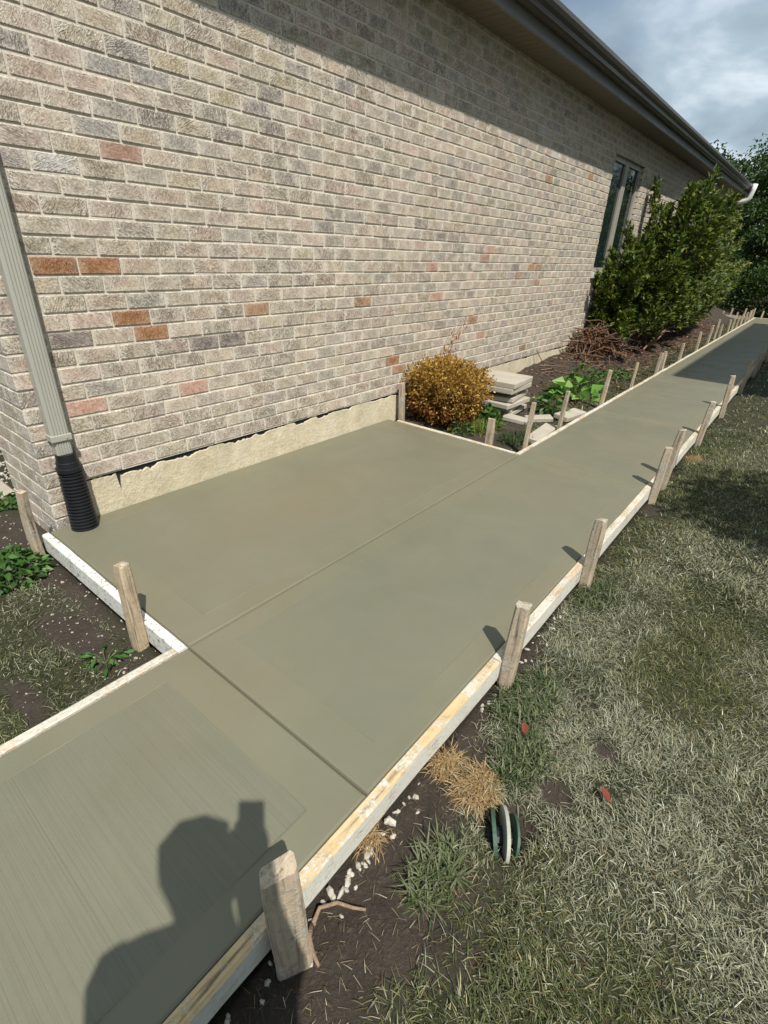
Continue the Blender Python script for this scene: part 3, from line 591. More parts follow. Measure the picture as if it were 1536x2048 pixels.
mb.prism([(XFA + .060, SOF + .205), (XFA + .060, SOF + .218), (-6.5, SOF + .218 + sl * 4.05), (-10.5, SOF + .218), (-10.5, SOF + .205), (-6.5, SOF + .205 + sl * 4.05)], Y0R - .03, Y1R + .04); part(mb.build('roof', MAT['roof']))
# near downspout (ribbed rectangular pipe)
def ribbed(cx, cy, w, d, k=5, amp=.004):
    p = [(cx, cy - w / 2), (cx + d - .006, cy - w / 2), (cx + d, cy - w / 2 + .006)]; n = k * 4
    for q in range(n + 1): p.append((cx + d + (amp if (q % 4) in (1, 2) else 0) * (0 if q in (0, n) else 1), cy - w * .40 + w * .80 * q / n))
    return p + [(cx + d, cy + w / 2 - .006), (cx + d - .006, cy + w / 2), (cx, cy + w / 2)]
mb = MB(); mb.prism(ribbed(XB + .012, .850, .084, .058), .49, SOF + .05, 'z'); ds = part(mb.build('downspout', MAT['spout'])); ds['label'] = 'sage grey ribbed downspout at the house corner'
def sub(o, p): o.parent = p; o.matrix_parent_inverse = Matrix.Identity(4); return o
mb = MB(); mb.prism(ribbed(XB + .015, .852, .074, .050), .34, .492, 'z'); sub(mb.build('outlet', MAT['spout']), ds)
mb = MB(); mb.box((XB + .006, .803, .485), (XB + .076, .899, .518), bev=.003); mb.tube([(XB + .074, .872, .501), (XB + .080, .872, .501)], .005, 8); sub(mb.build('clamp', MAT['spout']), ds)
mb = MB(); pts = []; rad = []
for (z, rx) in ((.415, .047), (.375, .049), (.372, .053), (.345, .055), (.342, .061), (.322, .060), (.318, .050)): pts.append((XB + .046, .856, z)); rad.append(rx)
nr = 18
for k in range(nr * 4 + 1):
    t = k / (nr * 4); z = .315 - .325 * t; rad.append(.053 + .010 * t + (.005 if k % 4 in (1, 2) else -.003)); pts.append((XB + .046 + .018 * t, .857 - .004 * t, z))
mb.tube(pts, rad, 24); sub(mb.build('drain_hose', MAT['black'], smooth=False), ds)['label'] = 'black corrugated drain hose pushed onto the downspout'
# far downspout
mb = MB(); yf = YE - .25
mb.tube([(XFA + .20, yf, SOF + .20), (XFA + .185, yf, SOF + .06), (XFA + .16, yf, SOF - .10), (XFA + .11, yf, SOF - .155), (XB + .13, yf, SOF - .20), (XB + .07, yf, SOF - .25), (XB + .062, yf, SOF - .34), (XB + .062, yf, .2)], .056, 12); o = part(mb.build('downspout', MAT['white'], smooth=True)); o['label'] = 'white downspout elbow at the far end of the eave'
mb = MB(); mb.tube([(XFA + .09, yf + .1, SOF + .11), (XFA + .17, yf + .02, SOF + .22), (XFA + .20, yf, SOF + .36)], .035, 10); 
# window
xg = XB - .085
win = part(link('window', (lambda m: (m.box((xg - .02, WY0, WZ0), (xg - .005, WY1, WZ1)), m.mesh('window'))[1])(MB()), MAT['darkframe']))
def fr(lo, hi, mat='frame', nm='frame'): 
    m = MB(); m.box(lo, hi, bev=.004); return sub(m.build(nm, MAT[mat]), win)
ymid = (WY0 + WY1) / 2
for (a, b) in ((WY0, WY0 + .055), (ymid - .075, ymid + .075), (WY1 - .085, WY1)): fr((xg, a, WZ0), (xg + .045, b, WZ1))
for (p, q) in ((WY0 + .055, ymid - .075), (ymid + .075, WY1 - .085)):
    fr((xg, p, WZ0), (xg + .042, q, WZ0 + .06)); fr((xg, p, WZ1 - .06), (xg + .042, q, WZ1))
    m = MB(); m.box((xg + .010, p - .004, WZ0 + .055), (xg + .016, q + .004, WZ1 - .055)); sub(m.build('pane', MAT['glass']), win)
m = MB(); m.box((XB - .10, WY0 - .05, WZ0 - .075), (XB + .035, WY1 + .05, WZ0 - .002), bev=.004); sub(m.build('sill', MAT['sill']), win)

# ------------------------------------------------------------------ leaf machinery
def unit(v): return v / np.maximum(np.linalg.norm(v, axis=1, keepdims=True), 1e-9)
def leaves(name, P, D, L, Wd, C, mat, parent=None, fold=.25, droop=.0):
    n = len(P); D = unit(D); up = unit(rng.normal(size=(n, 3)) + np.array([0, 0, 1.2])); S = unit(np.cross(D, up)); Nn = np.cross(S, D)
    L = np.broadcast_to(np.asarray(L, float), (n,))[:, None]; Wd = np.broadcast_to(np.asarray(Wd, float), (n,))[:, None]
    tip = P + D * L + np.array([0, 0, -1]) * droop * L; mid = P + D * L * .45
    V = np.stack([P, mid + S * Wd / 2 + Nn * Wd * fold, tip, mid - S * Wd / 2 + Nn * Wd * fold], 1).reshape(-1, 3)
    b = np.arange(n)[:, None] * 4; F = np.concatenate([b + np.array([[0, 1, 2]]), b + np.array([[0, 2, 3]])], 1).reshape(-1)
    me = np_mesh(name, V, F, np.arange(2 * n) * 3, np.full(2 * n, 3)); colattr(me, 'lcol', np.repeat(np.clip(C, 0, 1), 4, 0)); return link(name, me, mat, parent)
def pick(n, pal, var=.2):
    w = np.array([p[0] for p in pal], float); idx = rng.choice(len(pal), n, p=w / w.sum()); c = np.array([p[1] for p in pal])[idx]; return c * rng.uniform(1 - var, 1 + var, (n, 1))
def blades(name, P, az, el, L, W, C, mat, parent=None, curl=.5):
    n = len(P); D = np.stack([np.cos(az) * np.cos(el), np.sin(az) * np.cos(el), np.sin(el)], 1); S = np.stack([-np.sin(az), np.cos(az), np.zeros(n)], 1)
    L = L[:, None]; W = W[:, None]; mid = P + D * L * .55; el2 = el - curl * rng.uniform(.3, 1.3, n); D2 = np.stack([np.cos(az) * np.cos(el2), np.sin(az) * np.cos(el2), np.sin(el2)], 1); tip = mid + D2 * L * .45
    V = np.stack([P - S * W / 2, P + S * W / 2, mid + S * W * .42, mid - S * W * .42, tip], 1).reshape(-1, 3)
    b = np.arange(n) * 5; F = np.stack([b, b + 1, b + 2, b + 3, b + 3, b + 2, b + 4], 1).reshape(-1); st = np.stack([np.arange(n) * 7, np.arange(n) * 7 + 4], 1).reshape(-1); tt = np.tile([4, 3], n)
    me = np_mesh(name, V, F, st, tt); colattr(me, 'lcol', np.repeat(np.clip(C, 0, 1), 5, 0)); return link(name, me, mat, parent)

# ------------------------------------------------------------------ lawn
def lawn(name, x0, x1, y0, y1, n, ln, wd, label, keep=None, seed=3, gray=1.0):
    x = rng.uniform(x0, x1, n); y = rng.uniform(y0, y1, n); m = soilmask(x, y); k = rng.random(n) > m * 1.05 - .02 * (rng.random(n) < .3)
    dens = fbm(x * 5, y * 5, 41, 3); k &= rng.random(n) < .35 + 1.1 * dens
    if keep is not None: k &= keep(x, y)
    x, y = x[k], y[k]; n = len(x); P = np.stack([x, y, gz(x, y) - .004], 1)
    tuft = fbm(x * 9, y * 9, 77, 3); az = (fbm(x * 3.5, y * 3.5, 55, 2) * 14 + rng.normal(0, 1.5, n)); el = np.clip(rng.normal(.32, .32, n) + (tuft - .5) * .7, .02, 1.3)
    f1 = fbm(x * 1.6 + 3, y * 1.6, 61, 3); f2 = fbm(x * 3 + 9, y * 3, 71, 3); far = sst(1.8, 4.5, y)
    A = np.array([.076, .088, .028]); B = np.array([.245, .242, .170]); Dk = np.array([.036, .048, .018]); S = np.array([.27, .245, .14]); Wt = np.array([.44, .43, .34]); O = np.array([.12, .085, .032])
    dust = np.exp(-(((x + .25) / .28) ** 2 + ((y - 2.2) / .7) ** 2)) * .25 - .05
    g = sst(.35, .60, f1 + dust + rng.normal(0, .13, n)) * (1 - .55 * far) * gray; C = A * (1 - g[:, None]) + B * g[:, None]; u = rng.random(n)
    dd = ((f2 < .42) & (u < .5)) | (u < .12); C[dd] = Dk; st = (u > .88); C[st] = S; wt = (u > .95) & (g > .3); C[wt] = Wt; oo = (u > .84) & (u < .90) & (f2 > .5); C[oo] = O
    C *= rng.uniform(.55, 1.5, (n, 1)); ls = ln * rng.uniform(.5, 1.35, n) * (.75 + .5 * tuft); ws = wd * rng.uniform(.6, 1.3, n)
    o = blades(name, P, az, el, ls, ws, C, MAT['grass'], curl=.7); return tag(o, label, 'grass', kind='stuff')
inside = lambda x, y: x > PR + .045
lawn('grass', PR + .05, .75, .0, 2.6, 190000, .040, .0023, 'dusty grey green trampled lawn grass beside the path', inside)
lawn('grass', PR + .05, .75, 2.5, 6.0, 110000, .045, .0038, 'greener lawn grass farther along the path', inside)
lawn('grass', PR + .05, 2.6, 5.5, 20.0, 36000, .065, .011, 'lawn grass in the neighbouring house shade', inside)
lawn('grass', -3.6, PL - .05, -.5, .60, 75000, .040, .0025, 'scrappy olive grass between path and white form board', seed=8, gray=.75)
lawn('grass', -2.05, PL - .045, 4.2, 19, 16000, .06, .010, 'thin grass strip between garden bed and path', seed=9, gray=.45)
# straw coloured dead tufts
def tuft(x, y, r, n, label, hgt=.035):
    th = rng.uniform(0, 6.28, n); q = r * np.sqrt(rng.random(n)); px = x + np.cos(th) * q; py = y + np.sin(th) * q * 1.25; d = 1 - q / r
    P = np.stack([px, py, gz(px, py) + d * hgt * .7 - .005], 1); az = rng.normal(-1.0, 1.5, n); el = np.clip(rng.normal(.10, .40, n), -.5, 1.1)
    C = pick(n, [(3, (.33, .22, .105)), (2, (.42, .30, .16)), (1, (.20, .12, .055)), (.4, (.5, .42, .27))]); o = blades('dry_tuft', P, az, el, rng.uniform(.03, .075, n), rng.uniform(.0015, .003, n), C, MAT['grass'], curl=1.0); return tag(o, label, 'grass', kind='stuff')
tuft(-.372, 1.00, .062, 1500, 'matted straw coloured dead grass tuft by the green drain part'); tuft(-.492, 1.02, .045, 900, 'smaller dead grass tuft against the form board', .04); tuft(-.45, 4.83, .07, 700, 'brown turned up sod at the dug hole', .05); tuft(-.53, .68, .03, 350, 'dead grass shreds among white gravel', .02); tuft(-1.60, .02, .1, 900, 'dead grass clump along the left form board', .03)
# greener fresh clumps
def clump(x, y, r, n, label, ln=.06, pal=None):
    th = rng.uniform(0, 6.28, n); q = r * np.sqrt(rng.random(n)); px = x + np.cos(th) * q; py = y + np.sin(th) * q * 1.6; P = np.stack([px, py, gz(px, py) - .003], 1)
    o = blades('grass_clump', P, rng.uniform(0, 6.28, n), np.clip(rng.normal(.8, .35, n), .1, 1.5), ln * rng.uniform(.6, 1.4, n), .0042 * rng.uniform(.7, 1.3, n), pick(n, pal or [(3, (.055, .080, .028)), (2, (.085, .112, .045)), (1.5, (.15, .16, .09)), (1, (.2, .2, .13))]), MAT['grass'], curl=.9); return tag(o, label, 'grass', kind='stuff')
clump(-.30, 1.16, .07, 900, 'fresh green grass clump beside the dead tuft'); clump(-.40, 1.42, .10, 1100, 'bright green grass clump at the stout stake foot'); clump(-.33, .70, .06, 330, 'spiky grass clump growing out of bare soil', .07, [(2, (.11, .13, .06)), (2, (.16, .17, .10)), (1, (.07, .10, .03))]); clump(-.42, 2.25, .09, 500, 'green grass clump beside the lawn edge board')
clump(-2.12, 4.16, .13, 700, 'yellow green grassy weed in front of the pavers', .14, [(2, (.12, .17, .03)), (2, (.20, .23, .05)), (1, (.05, .10, .02))]); clump(-1.75, 4.1, .14, 800, 'dark grass tuft inside the bed corner', .07, [(1, (.035, .05, .02)), (1, (.06, .085, .03))])

# ------------------------------------------------------------------ gravel and small things
def stones(name, pts, mat, label, cat='gravel'):
    mb = MB(); ico = bpy.data.meshes.new('t'); bm = bmesh.new(); bmesh.ops.create_icosphere(bm, subdivisions=1, radius=1); bv = [v.co.copy() for v in bm.verts]; bf = [tuple(v.index for v in f.verts) for f in bm.faces]; bm.free()
    for (x, y, z, s) in pts:
        m = Matrix.Translation((x, y, z)) @ Matrix.Rotation(random.random() * 6.3, 4, 'Z') @ Matrix.Rotation(random.random() * 6.3, 4, 'X') @ Matrix.Diagonal((s * random.uniform(.7, 1.3), s * random.uniform(.5, .9), s * random.uniform(.4, .75), 1))
        mb.add([p * random.uniform(.85, 1.1) for p in bv], bf, m)
    return tag(mb.build(name, mat, fix=False), label, cat, kind='stuff')
pts = []
for (cx, cy, rx, ry, n, s) in ((-.515, .66, .022, .13, 34, .0135), (-.520, .10, .02, .12, 8, .011), (-.505, 1.36, .02, .06, 12, .010), (-.505, 1.72, .02, .22, 26, .009), (-.50, .30, .05, .06, 4, .012), (-.515, .9, .015, .1, 8, .008), (-.53, .02, .02, .05, 3, .02)):
    for k in range(n):
        x, y = random.gauss(cx, rx), random.gauss(cy, ry); x = max(x, -.525); pts.append((x, y, float(gz(x, y)) + s * .15, s * random.uniform(.45, 1.25)))
stones('gravel', pts, MAT['stone'], 'white crushed gravel spilling under the lawn edge form board')
pts = []
for k in range(230):
    x = random.uniform(-3.5, -1.6); y = random.gauss(.56 - .03 * (x + 2.6), .085); y = min(y, .655)
    if y > .66: continue
    pts.append((x, y, float(gz(x, y)) + .002, random.uniform(.002, .008)))
for k in range(110):
    x, y = random.uniform(-2.3, -1.55), random.uniform(.1, .6); pts.append((x, y, float(gz(x, y)) + .001, random.uniform(.002, .006)))
stones('gravel', pts, MAT['pebble'], 'scattered pale pebbles on the soil below the white form board')
pts = []
for k in range(320):
    x, y = random.uniform(-2.75, -1.6), random.uniform(3.62, 5.2); pts.append((x, y, float(gz(x, y)) + .001, random.uniform(.002, .006)))
stones('gravel', pts, MAT['pebble'], 'small pebbles in the bed under the golden bush')
pts = []
for k in range(2600):
    x, y = random.uniform(-5.6, -3.45), random.uniform(.80, 2.4); pts.append((x, y, float(gz(x, y)) + .006, random.uniform(.010, .020)))
stones('gravel', pts, MAT['stone'], 'white landscaping gravel beside the brick return wall')
mb = MB(); mb.box((-4.6, .20, -.14), (-3.60, .80, -.062), bev=.012, jit=.003); tag(mb.build('concrete_slab', MAT['paver']), 'old pale concrete slab beside the white landscaping gravel', 'slab')
pts = []
for (x0, x1, y0, y1, n, sm) in ((-.52, .1, .1, 1.3, 1500, .009), (-3.5, -1.55, .1, .64, 1500, .008), (-2.75, -1.7, 3.65, 8, 2600, .011)):
    for k in range(n):
        x, y = random.uniform(x0, x1), random.uniform(y0, y1)
        if random.random() < float(soilmask(x, y)): pts.append((x, y, float(gz(x, y)), sm * random.random() ** 2.2 + .002))
stones('soil_clods', pts, MAT['clod'], 'dark crumbly soil clods on the bare patches', 'soil')
n = 2600; px = rng.uniform(-.52, .1, n); py = rng.uniform(.1, 1.35, n); kk = rng.random(n) < soilmask(px, py) * .5; px, py = px[kk], py[kk]; n = len(px)
o = blades('straw', np.stack([px, py, gz(px, py) + .006], 1), rng.uniform(0, 6.28, n), rng.normal(.05, .15, n), rng.uniform(.01, .04, n), rng.uniform(.0008, .0018, n), pick(n, [(2, (.25, .2, .12)), (2, (.12, .08, .05)), (1, (.4, .36, .26))]), MAT['grass'], curl=.3); tag(o, 'loose straw bits lying on the bare soil patches', 'straw', kind='stuff')
# green drain part standing on edge in a small pit
dr = empty('drain_fitting', (-.236, .925, -.100)); tag(dr, 'green plastic drain fitting with three upright fins sunk in lawn', 'drain fitting')
def fin(off, r, t, mat, nm, tilt):
    mb = MB(); N = 28; ring = []
    for k in range(N):
        a = 2 * math.pi * k / N; ring.append((r * math.cos(a), r * .80 * math.sin(a)))
    m = Matrix.Translation((off, 0, -.012)) @ Matrix.Rotation(tilt, 4, 'Y')
    mb.prism([(a, b) for a, b in ring], -t / 2, t / 2, 'x', m); o = mb.build(nm, MAT[mat], dr); return o
fin(-.028, .070, .011, 'greenpl', 'fin', -.14); fin(.0, .082, .010, 'wornpl', 'fin', .05); fin(.027, .062, .007, 'greenpl', 'fin', .16)
mb = MB(); mb.tube([(-.05, 0, -.03), (.045, 0, -.03)], .034, 14); mb.build('core', MAT['black'], dr); dr.rotation_euler = (0, 0, math.radians(33))
# twig / root, fallen leaves
def bent(name, pts, r0, r1, mat, label, cat, sides=7):
    n = len(pts); mb = MB(); mb.tube(pts, [r0 + (r1 - r0) * k / (n - 1) for k in range(n)], sides); return tag(mb.build(name, MAT[mat], smooth=True), label, cat)
zz = lambda x, y, d=0: (x, y, float(gz(x, y)) + d)
bent('root', [zz(-.50, .40, .0), zz(-.515, .455, .022), zz(-.485, .49, .028), zz(-.445, .505, .024), zz(-.415, .52, .02)], .0065, .0035, 'palewood', 'snapped pale root poking out of soil by the broad stake', 'root')
bent('root', [zz(-.51, .42, .01), zz(-.485, .39, .02), zz(-.455, .375, .012), zz(-.43, .37, .0)], .0085, .004, 'palewood', 'short thick root stub at the broad stake foot', 'root')
for (x, y, r, lab) in ((-.328, 1.235, .5, 'red fallen leaf beside the green clump'), (-.03, 1.18, .9, 'red fallen leaf lying alone on the dusty lawn')):
    mb = MB(); n = 8; prof = [(0, 0), (.008, .008), (.012, .02), (.010, .034), (0, .050), (-.010, .034), (-.012, .02), (-.008, .008)]
    vs = [(a, b, .004 + abs(a) * .5 + .06 * b * (.05 - b)) for a, b in prof] + [(0, .025, .0)]; mb.add(vs, [(k, (k + 1) % n, n) for k in range(n)]); o = tag(mb.build('fallen_leaf', MAT['redleaf'], fix=False), lab, 'leaf'); o.location = zz(x, y, .03); o.rotation_euler = (.2, .1, r)

# ------------------------------------------------------------------ pavers
def paver(cx, cy, z, s, rz, tilt=(0, 0), th=.045, label='', nm='paver', group=None, sy=None):
    mb = MB(); mb.box((-s / 2, -(sy or s) / 2, 0), (s / 2, (sy or s) / 2, th), bev=.006, jit=.0025); o = mb.build(nm, MAT['paver']); o.location = (cx, cy, z); o.rotation_euler = (tilt[0], tilt[1], rz); return tag(o, label, 'paver', group)
zp = .300; names = ['topmost clean square concrete paver of the stack', 'second paver from the top of the stack', 'third paver down set back in the stack', 'fourth paver down jutting out of the stack', 'fifth paver down in the shaded stack', 'lowest paver of the stack on the soil']
for k, (dx, dy, rz, th, gap) in enumerate(((0, 0, 4, .050, .004), (-.005, -.01, 2, .048, .046), (-.03, .02, 8, .046, .006), (.0, -.02, -2, .046, .012), (-.06, .05, 10, .044, .006), (-.04, .07, 5, .044, .0))):
    zp -= th; paver(-2.285 + dx, 4.735 + dy, zp, .47, math.radians(rz), (0, 0), th, names[k], group='square pavers in one stack'); zp -= gap
    if k == 1:
        paver(-2.33, 4.80, zp + .002, .40, math.radians(20), (0, 0), .040, 'dark dirty paver hidden between the upper and lower stack', group='square pavers in one stack')
paver(-2.00, 4.60, -.075, .30, math.radians(28), (.05, .16), .045, 'broken paver leaning on the stack foot', 'broken_paver', sy=.13)
paver(-1.86, 4.80, -.078, .26, math.radians(40), (.02, -.06), .045, 'tan broken paver piece lying flat before the stack', 'broken_paver', sy=.12)
paver(-1.635, 4.36, -.072, .13, math.radians(3), (.04, .05), .045, 'pale broken paver piece along the form near thin stakes', 'broken_paver', sy=.50)
paver(-1.66, 5.10, -.060, .15, math.radians(-8), (-.03, .10), .05, 'wedge shaped paver piece beyond the leaning stake', 'broken_paver', sy=.40)

# ------------------------------------------------------------------ plants
def shrub_ball(name, c, r, n, L, W, pal, mat, label, cat, sq=2.6, stems=14, shell=.55, lump=.12, stemmat='bark', low_pal=None):
    root = empty(name, (c[0], c[1], float(gz(c[0], c[1])))); tag(root, label, cat)
    d = unit(rng.normal(size=(n, 3))); f = (np.abs(d / 1.0) ** sq).sum(1) ** (-1 / sq); rad = (shell + (1 - shell) * rng.random(n) ** .6)
    az = np.arctan2(d[:, 1], d[:, 0]); lm = 1 + lump * (fbm(az * 2.1 + 9, d[:, 2] * 3.1, 13, 3) - .5) * 2
    P = d * (f * rad * lm)[:, None] * np.array(r); D = unit(d + rng.normal(size=(n, 3)) * .7 + np.array([0, 0, .25])); off = np.array(c) - np.array(root.location)
    if low_pal is not None:
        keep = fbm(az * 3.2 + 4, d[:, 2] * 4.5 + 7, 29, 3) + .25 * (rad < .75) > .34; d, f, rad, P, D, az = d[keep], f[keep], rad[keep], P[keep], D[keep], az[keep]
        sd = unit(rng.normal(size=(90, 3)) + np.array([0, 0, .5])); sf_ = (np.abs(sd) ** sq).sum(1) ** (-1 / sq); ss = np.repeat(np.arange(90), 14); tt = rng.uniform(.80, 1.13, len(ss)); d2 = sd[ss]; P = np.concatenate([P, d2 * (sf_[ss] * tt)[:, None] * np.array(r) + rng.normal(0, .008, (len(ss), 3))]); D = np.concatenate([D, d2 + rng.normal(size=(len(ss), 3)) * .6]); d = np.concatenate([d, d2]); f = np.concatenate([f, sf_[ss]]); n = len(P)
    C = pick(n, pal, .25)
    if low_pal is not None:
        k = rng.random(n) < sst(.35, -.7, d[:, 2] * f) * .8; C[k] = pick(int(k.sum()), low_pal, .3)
    leaves('foliage', P + off, D, L * rng.uniform(.5, 1.6, n), W * rng.uniform(.6, 1.4, n), C, MAT[mat], root)
    mb = MB()
    for k in range(stems):
        a = random.random() * 6.28; q = random.uniform(.3, .85); tip = Vector((math.cos(a) * r[0] * q, math.sin(a) * r[1] * q, r[2] * random.uniform(.0, .8))) + Vector(off); b = Vector((random.uniform(-.05, .05), random.uniform(-.05, .05), -.03)); mid = b.lerp(tip, .5) + Vector((random.uniform(-.04, .04), random.uniform(-.04, .04), .03)); mb.tube([b, mid, tip], [.009, .006, .002], 5)
    mb.build('stem', MAT[stemmat], root); return root
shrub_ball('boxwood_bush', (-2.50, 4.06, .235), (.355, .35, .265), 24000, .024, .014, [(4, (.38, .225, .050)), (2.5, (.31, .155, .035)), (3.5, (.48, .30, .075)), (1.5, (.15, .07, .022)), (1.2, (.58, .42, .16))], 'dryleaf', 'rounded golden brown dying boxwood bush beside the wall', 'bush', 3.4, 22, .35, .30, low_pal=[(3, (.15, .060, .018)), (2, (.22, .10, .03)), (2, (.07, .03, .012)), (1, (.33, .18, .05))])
# dead twigs above it
mb = MB(); tw = empty('dead_stem', (-2.66, 4.25, float(gz(-2.66, 4.25)))); tag(tw, 'thin dead reddish stem rising above the golden bush', 'plant'); 
for (p) in ([(0, 0, 0), (.0, .05, .45), (-.02, .12, .66), (-.03, .30, .84)], [(.02, -.06, .3), (.03, -.03, .52), (.02, .0, .66)], [(0, -.1, .3), (.0, -.12, .50), (.02, -.13, .62)]): mb.tube(p, [.004, .0035, .003, .0015][:len(p)], 5)
mb.build('stem', MAT['twig'], tw); n = 46; pp = np.array([(random.uniform(-.04, .04), random.uniform(-.14, .30), random.uniform(.50, .80)) for _ in range(n)]); pp[:, 2] = .50 + .34 * np.clip((pp[:, 1] + .1) / .4, 0, 1) + rng.normal(0, .05, n); leaves('leaf', pp, rng.normal(size=(n, 3)) * .4 + np.array([0, 0, -1]), .045, .014, pick(n, [(2, (.28, .11, .05)), (1, (.40, .20, .09))]), MAT['dryleaf'], tw)['kind'] = 'stuff'
def weed(x, y, r, h, n, L, W, pal, label, name='weed'):
    root = empty(name, (x, y, float(gz(x, y)))); tag(root, label, 'weed'); th = rng.uniform(0, 6.28, n); q = r * np.sqrt(rng.random(n)); hz = h * (1 - (q / r) ** 2) * rng.uniform(.4, 1.05, n)
    P = np.stack([np.cos(th) * q, np.sin(th) * q, hz], 1); D = np.stack([np.cos(th) + rng.normal(0, .5, n), np.sin(th) + rng.normal(0, .5, n), rng.normal(.15, .35, n)], 1); leaves('foliage', P, D, L * rng.uniform(.6, 1.3, n), W * rng.uniform(.7, 1.2, n), pick(n, pal), MAT['leaf'], root, .15, .15)
    mb = MB()
    for k in range(min(n, 60)): p = P[k]; mb.tube([(p[0] * .1, p[1] * .1, -.01), (p[0] * .6, p[1] * .6, p[2] * .7), tuple(p)], [.002, .0016, .001], 4)
    mb.build('stem', simple_green, root); return root
simple_green = simple('green_stem', (.09, .14, .04), .6, .2, 20)
GP = [(3, (.045, .11, .022)), (2, (.075, .155, .035)), (1, (.12, .20, .06)), (1, (.025, .06, .015))]
weed(-2.70, .45, .17, .11, 300, .045, .034, GP, 'leafy green weed clump on soil left of the white form board')
weed(-3.47, .70, .09, .08, 90, .040, .030, GP, 'small weed near the white landscaping gravel')
weed(-1.78, .50, .07, .05, 26, .05, .02, GP, 'sparse seedling weed on soil beside the tan stake')
weed(-2.20, 4.30, .14, .20, 150, .07, .05, GP, 'leafy weed between golden bush and paver stack')
weed(-2.20, 3.88, .11, .12, 130, .05, .02, [(2, (.06, .12, .03)), (2, (.13, .17, .05))], 'low feathery weed at the form before the golden bush')
weed(-1.88, 5.12, .13, .22, 60, .10, .07, GP, 'upright leafy weed behind the broken paver pieces')
weed(-1.98, 6.05, .26, .16, 46, .17, .15, [(2, (.13, .27, .05)), (1, (.20, .33, .09)), (1, (.08, .19, .035))], 'low broad leaved bright green plant in the garden bed', 'broad_leaved_plant')
weed(-2.05, 6.55, .25, .30, 420, .05, .04, GP, 'bushy dark green plant behind the broad leaved one')
weed(-1.95, 7.5, .2, .16, 160, .06, .04, GP, 'small green plant at the foot of the brush pile')
weed(-2.3, 5.3, .12, .1, 60, .07, .012, [(1, (.08, .12, .03)), (1, (.14, .16, .06))], 'wispy weed on the dark mulch behind the pavers')
# brush pile
pile = empty('brush_pile', (-2.55, 8.3, float(gz(-2.55, 8.3)))); tag(pile, 'heap of dry reddish brown cut branches against the wall', 'brush pile')
mb = MB()
for k in range(190):
    a = random.gauss(0, .6) + random.choice((0, 3.14)); x = random.gauss(0, .16); y = random.gauss(0, .40); h = .42 * max(.08, 1 - (x / .4) ** 2 - (y / .85) ** 2) * random.random(); L = random.uniform(.3, .9)
    d = Vector((math.cos(a) * .35, math.sin(a) + .3, random.uniform(-.25, .2))); d.normalize(); p0 = Vector((x, y, h)) - d * L / 2; p1 = Vector((x, y, h + random.uniform(0, .06))); p2 = Vector((x, y, h)) + d * L / 2 + Vector((random.uniform(-.1, .1), random.uniform(-.1, .1), -.04)); mb.cc = (1, 1, 1)
    for p in (p0, p1, p2): p.x = max(p.x, -.225 + .02); p.z = max(p.z, .0)
    mb.tube([p0, p1, p2], [.010 * random.uniform(.4, 1), .007, .002], 5)
mb.build('branch', MAT['brush'], pile); n = 1100; pp = np.stack([np.clip(rng.normal(0, .18, n), -.2, .6), rng.normal(0, .38, n), np.zeros(n)], 1); pp[:, 2] = np.clip(.38 * (1 - (pp[:, 0] / .5) ** 2 - (pp[:, 1] / 1.0) ** 2), .0, 1) * rng.random(n) + .01
leaves('dead_leaf', pp, rng.normal(size=(n, 3)), .06, .022, pick(n, [(3, (.17, .075, .035)), (1.5, (.30, .15, .07)), (3, (.08, .04, .022))]), MAT['dryleaf'], pile)
# litter of twigs on the bed
mb = MB()
for k in range(170):
    x, y = random.uniform(-2.7, -1.75), random.uniform(6.3, 16); a = random.uniform(0, 6.28); L = random.uniform(.1, .45); z = float(gz(x, y)) + .008; mb.tube([(x, y, z), (x + math.cos(a) * L * .5, y + math.sin(a) * L * .5, z + random.uniform(.0, .04)), (x + math.cos(a + .3) * L, y + math.sin(a + .3) * L, z + .005)], [.005, .004, .0015], 4)
tag(mb.build('twig_litter', MAT['twig']), 'dry twigs littering the mulch below the big shrub', 'twigs', kind='stuff')
n = 5200; px = rng.uniform(-2.75, -1.7, n); py = rng.uniform(5.2, 17, n); kk = rng.random(n) < soilmask(px, py); px, py = px[kk], py[kk]; n = len(px)
o = leaves('leaf_litter', np.stack([px, py, gz(px, py) + .006], 1), rng.normal(size=(n, 3)) * np.array([1, 1, .25]), .045, .02, pick(n, [(3, (.14, .07, .04)), (2, (.25, .13, .07)), (2, (.07, .04, .025)), (.6, (.40, .25, .14))]), MAT['dryleaf']); tag(o, 'brown dead leaves scattered on the mulch', 'leaves', kind='stuff')

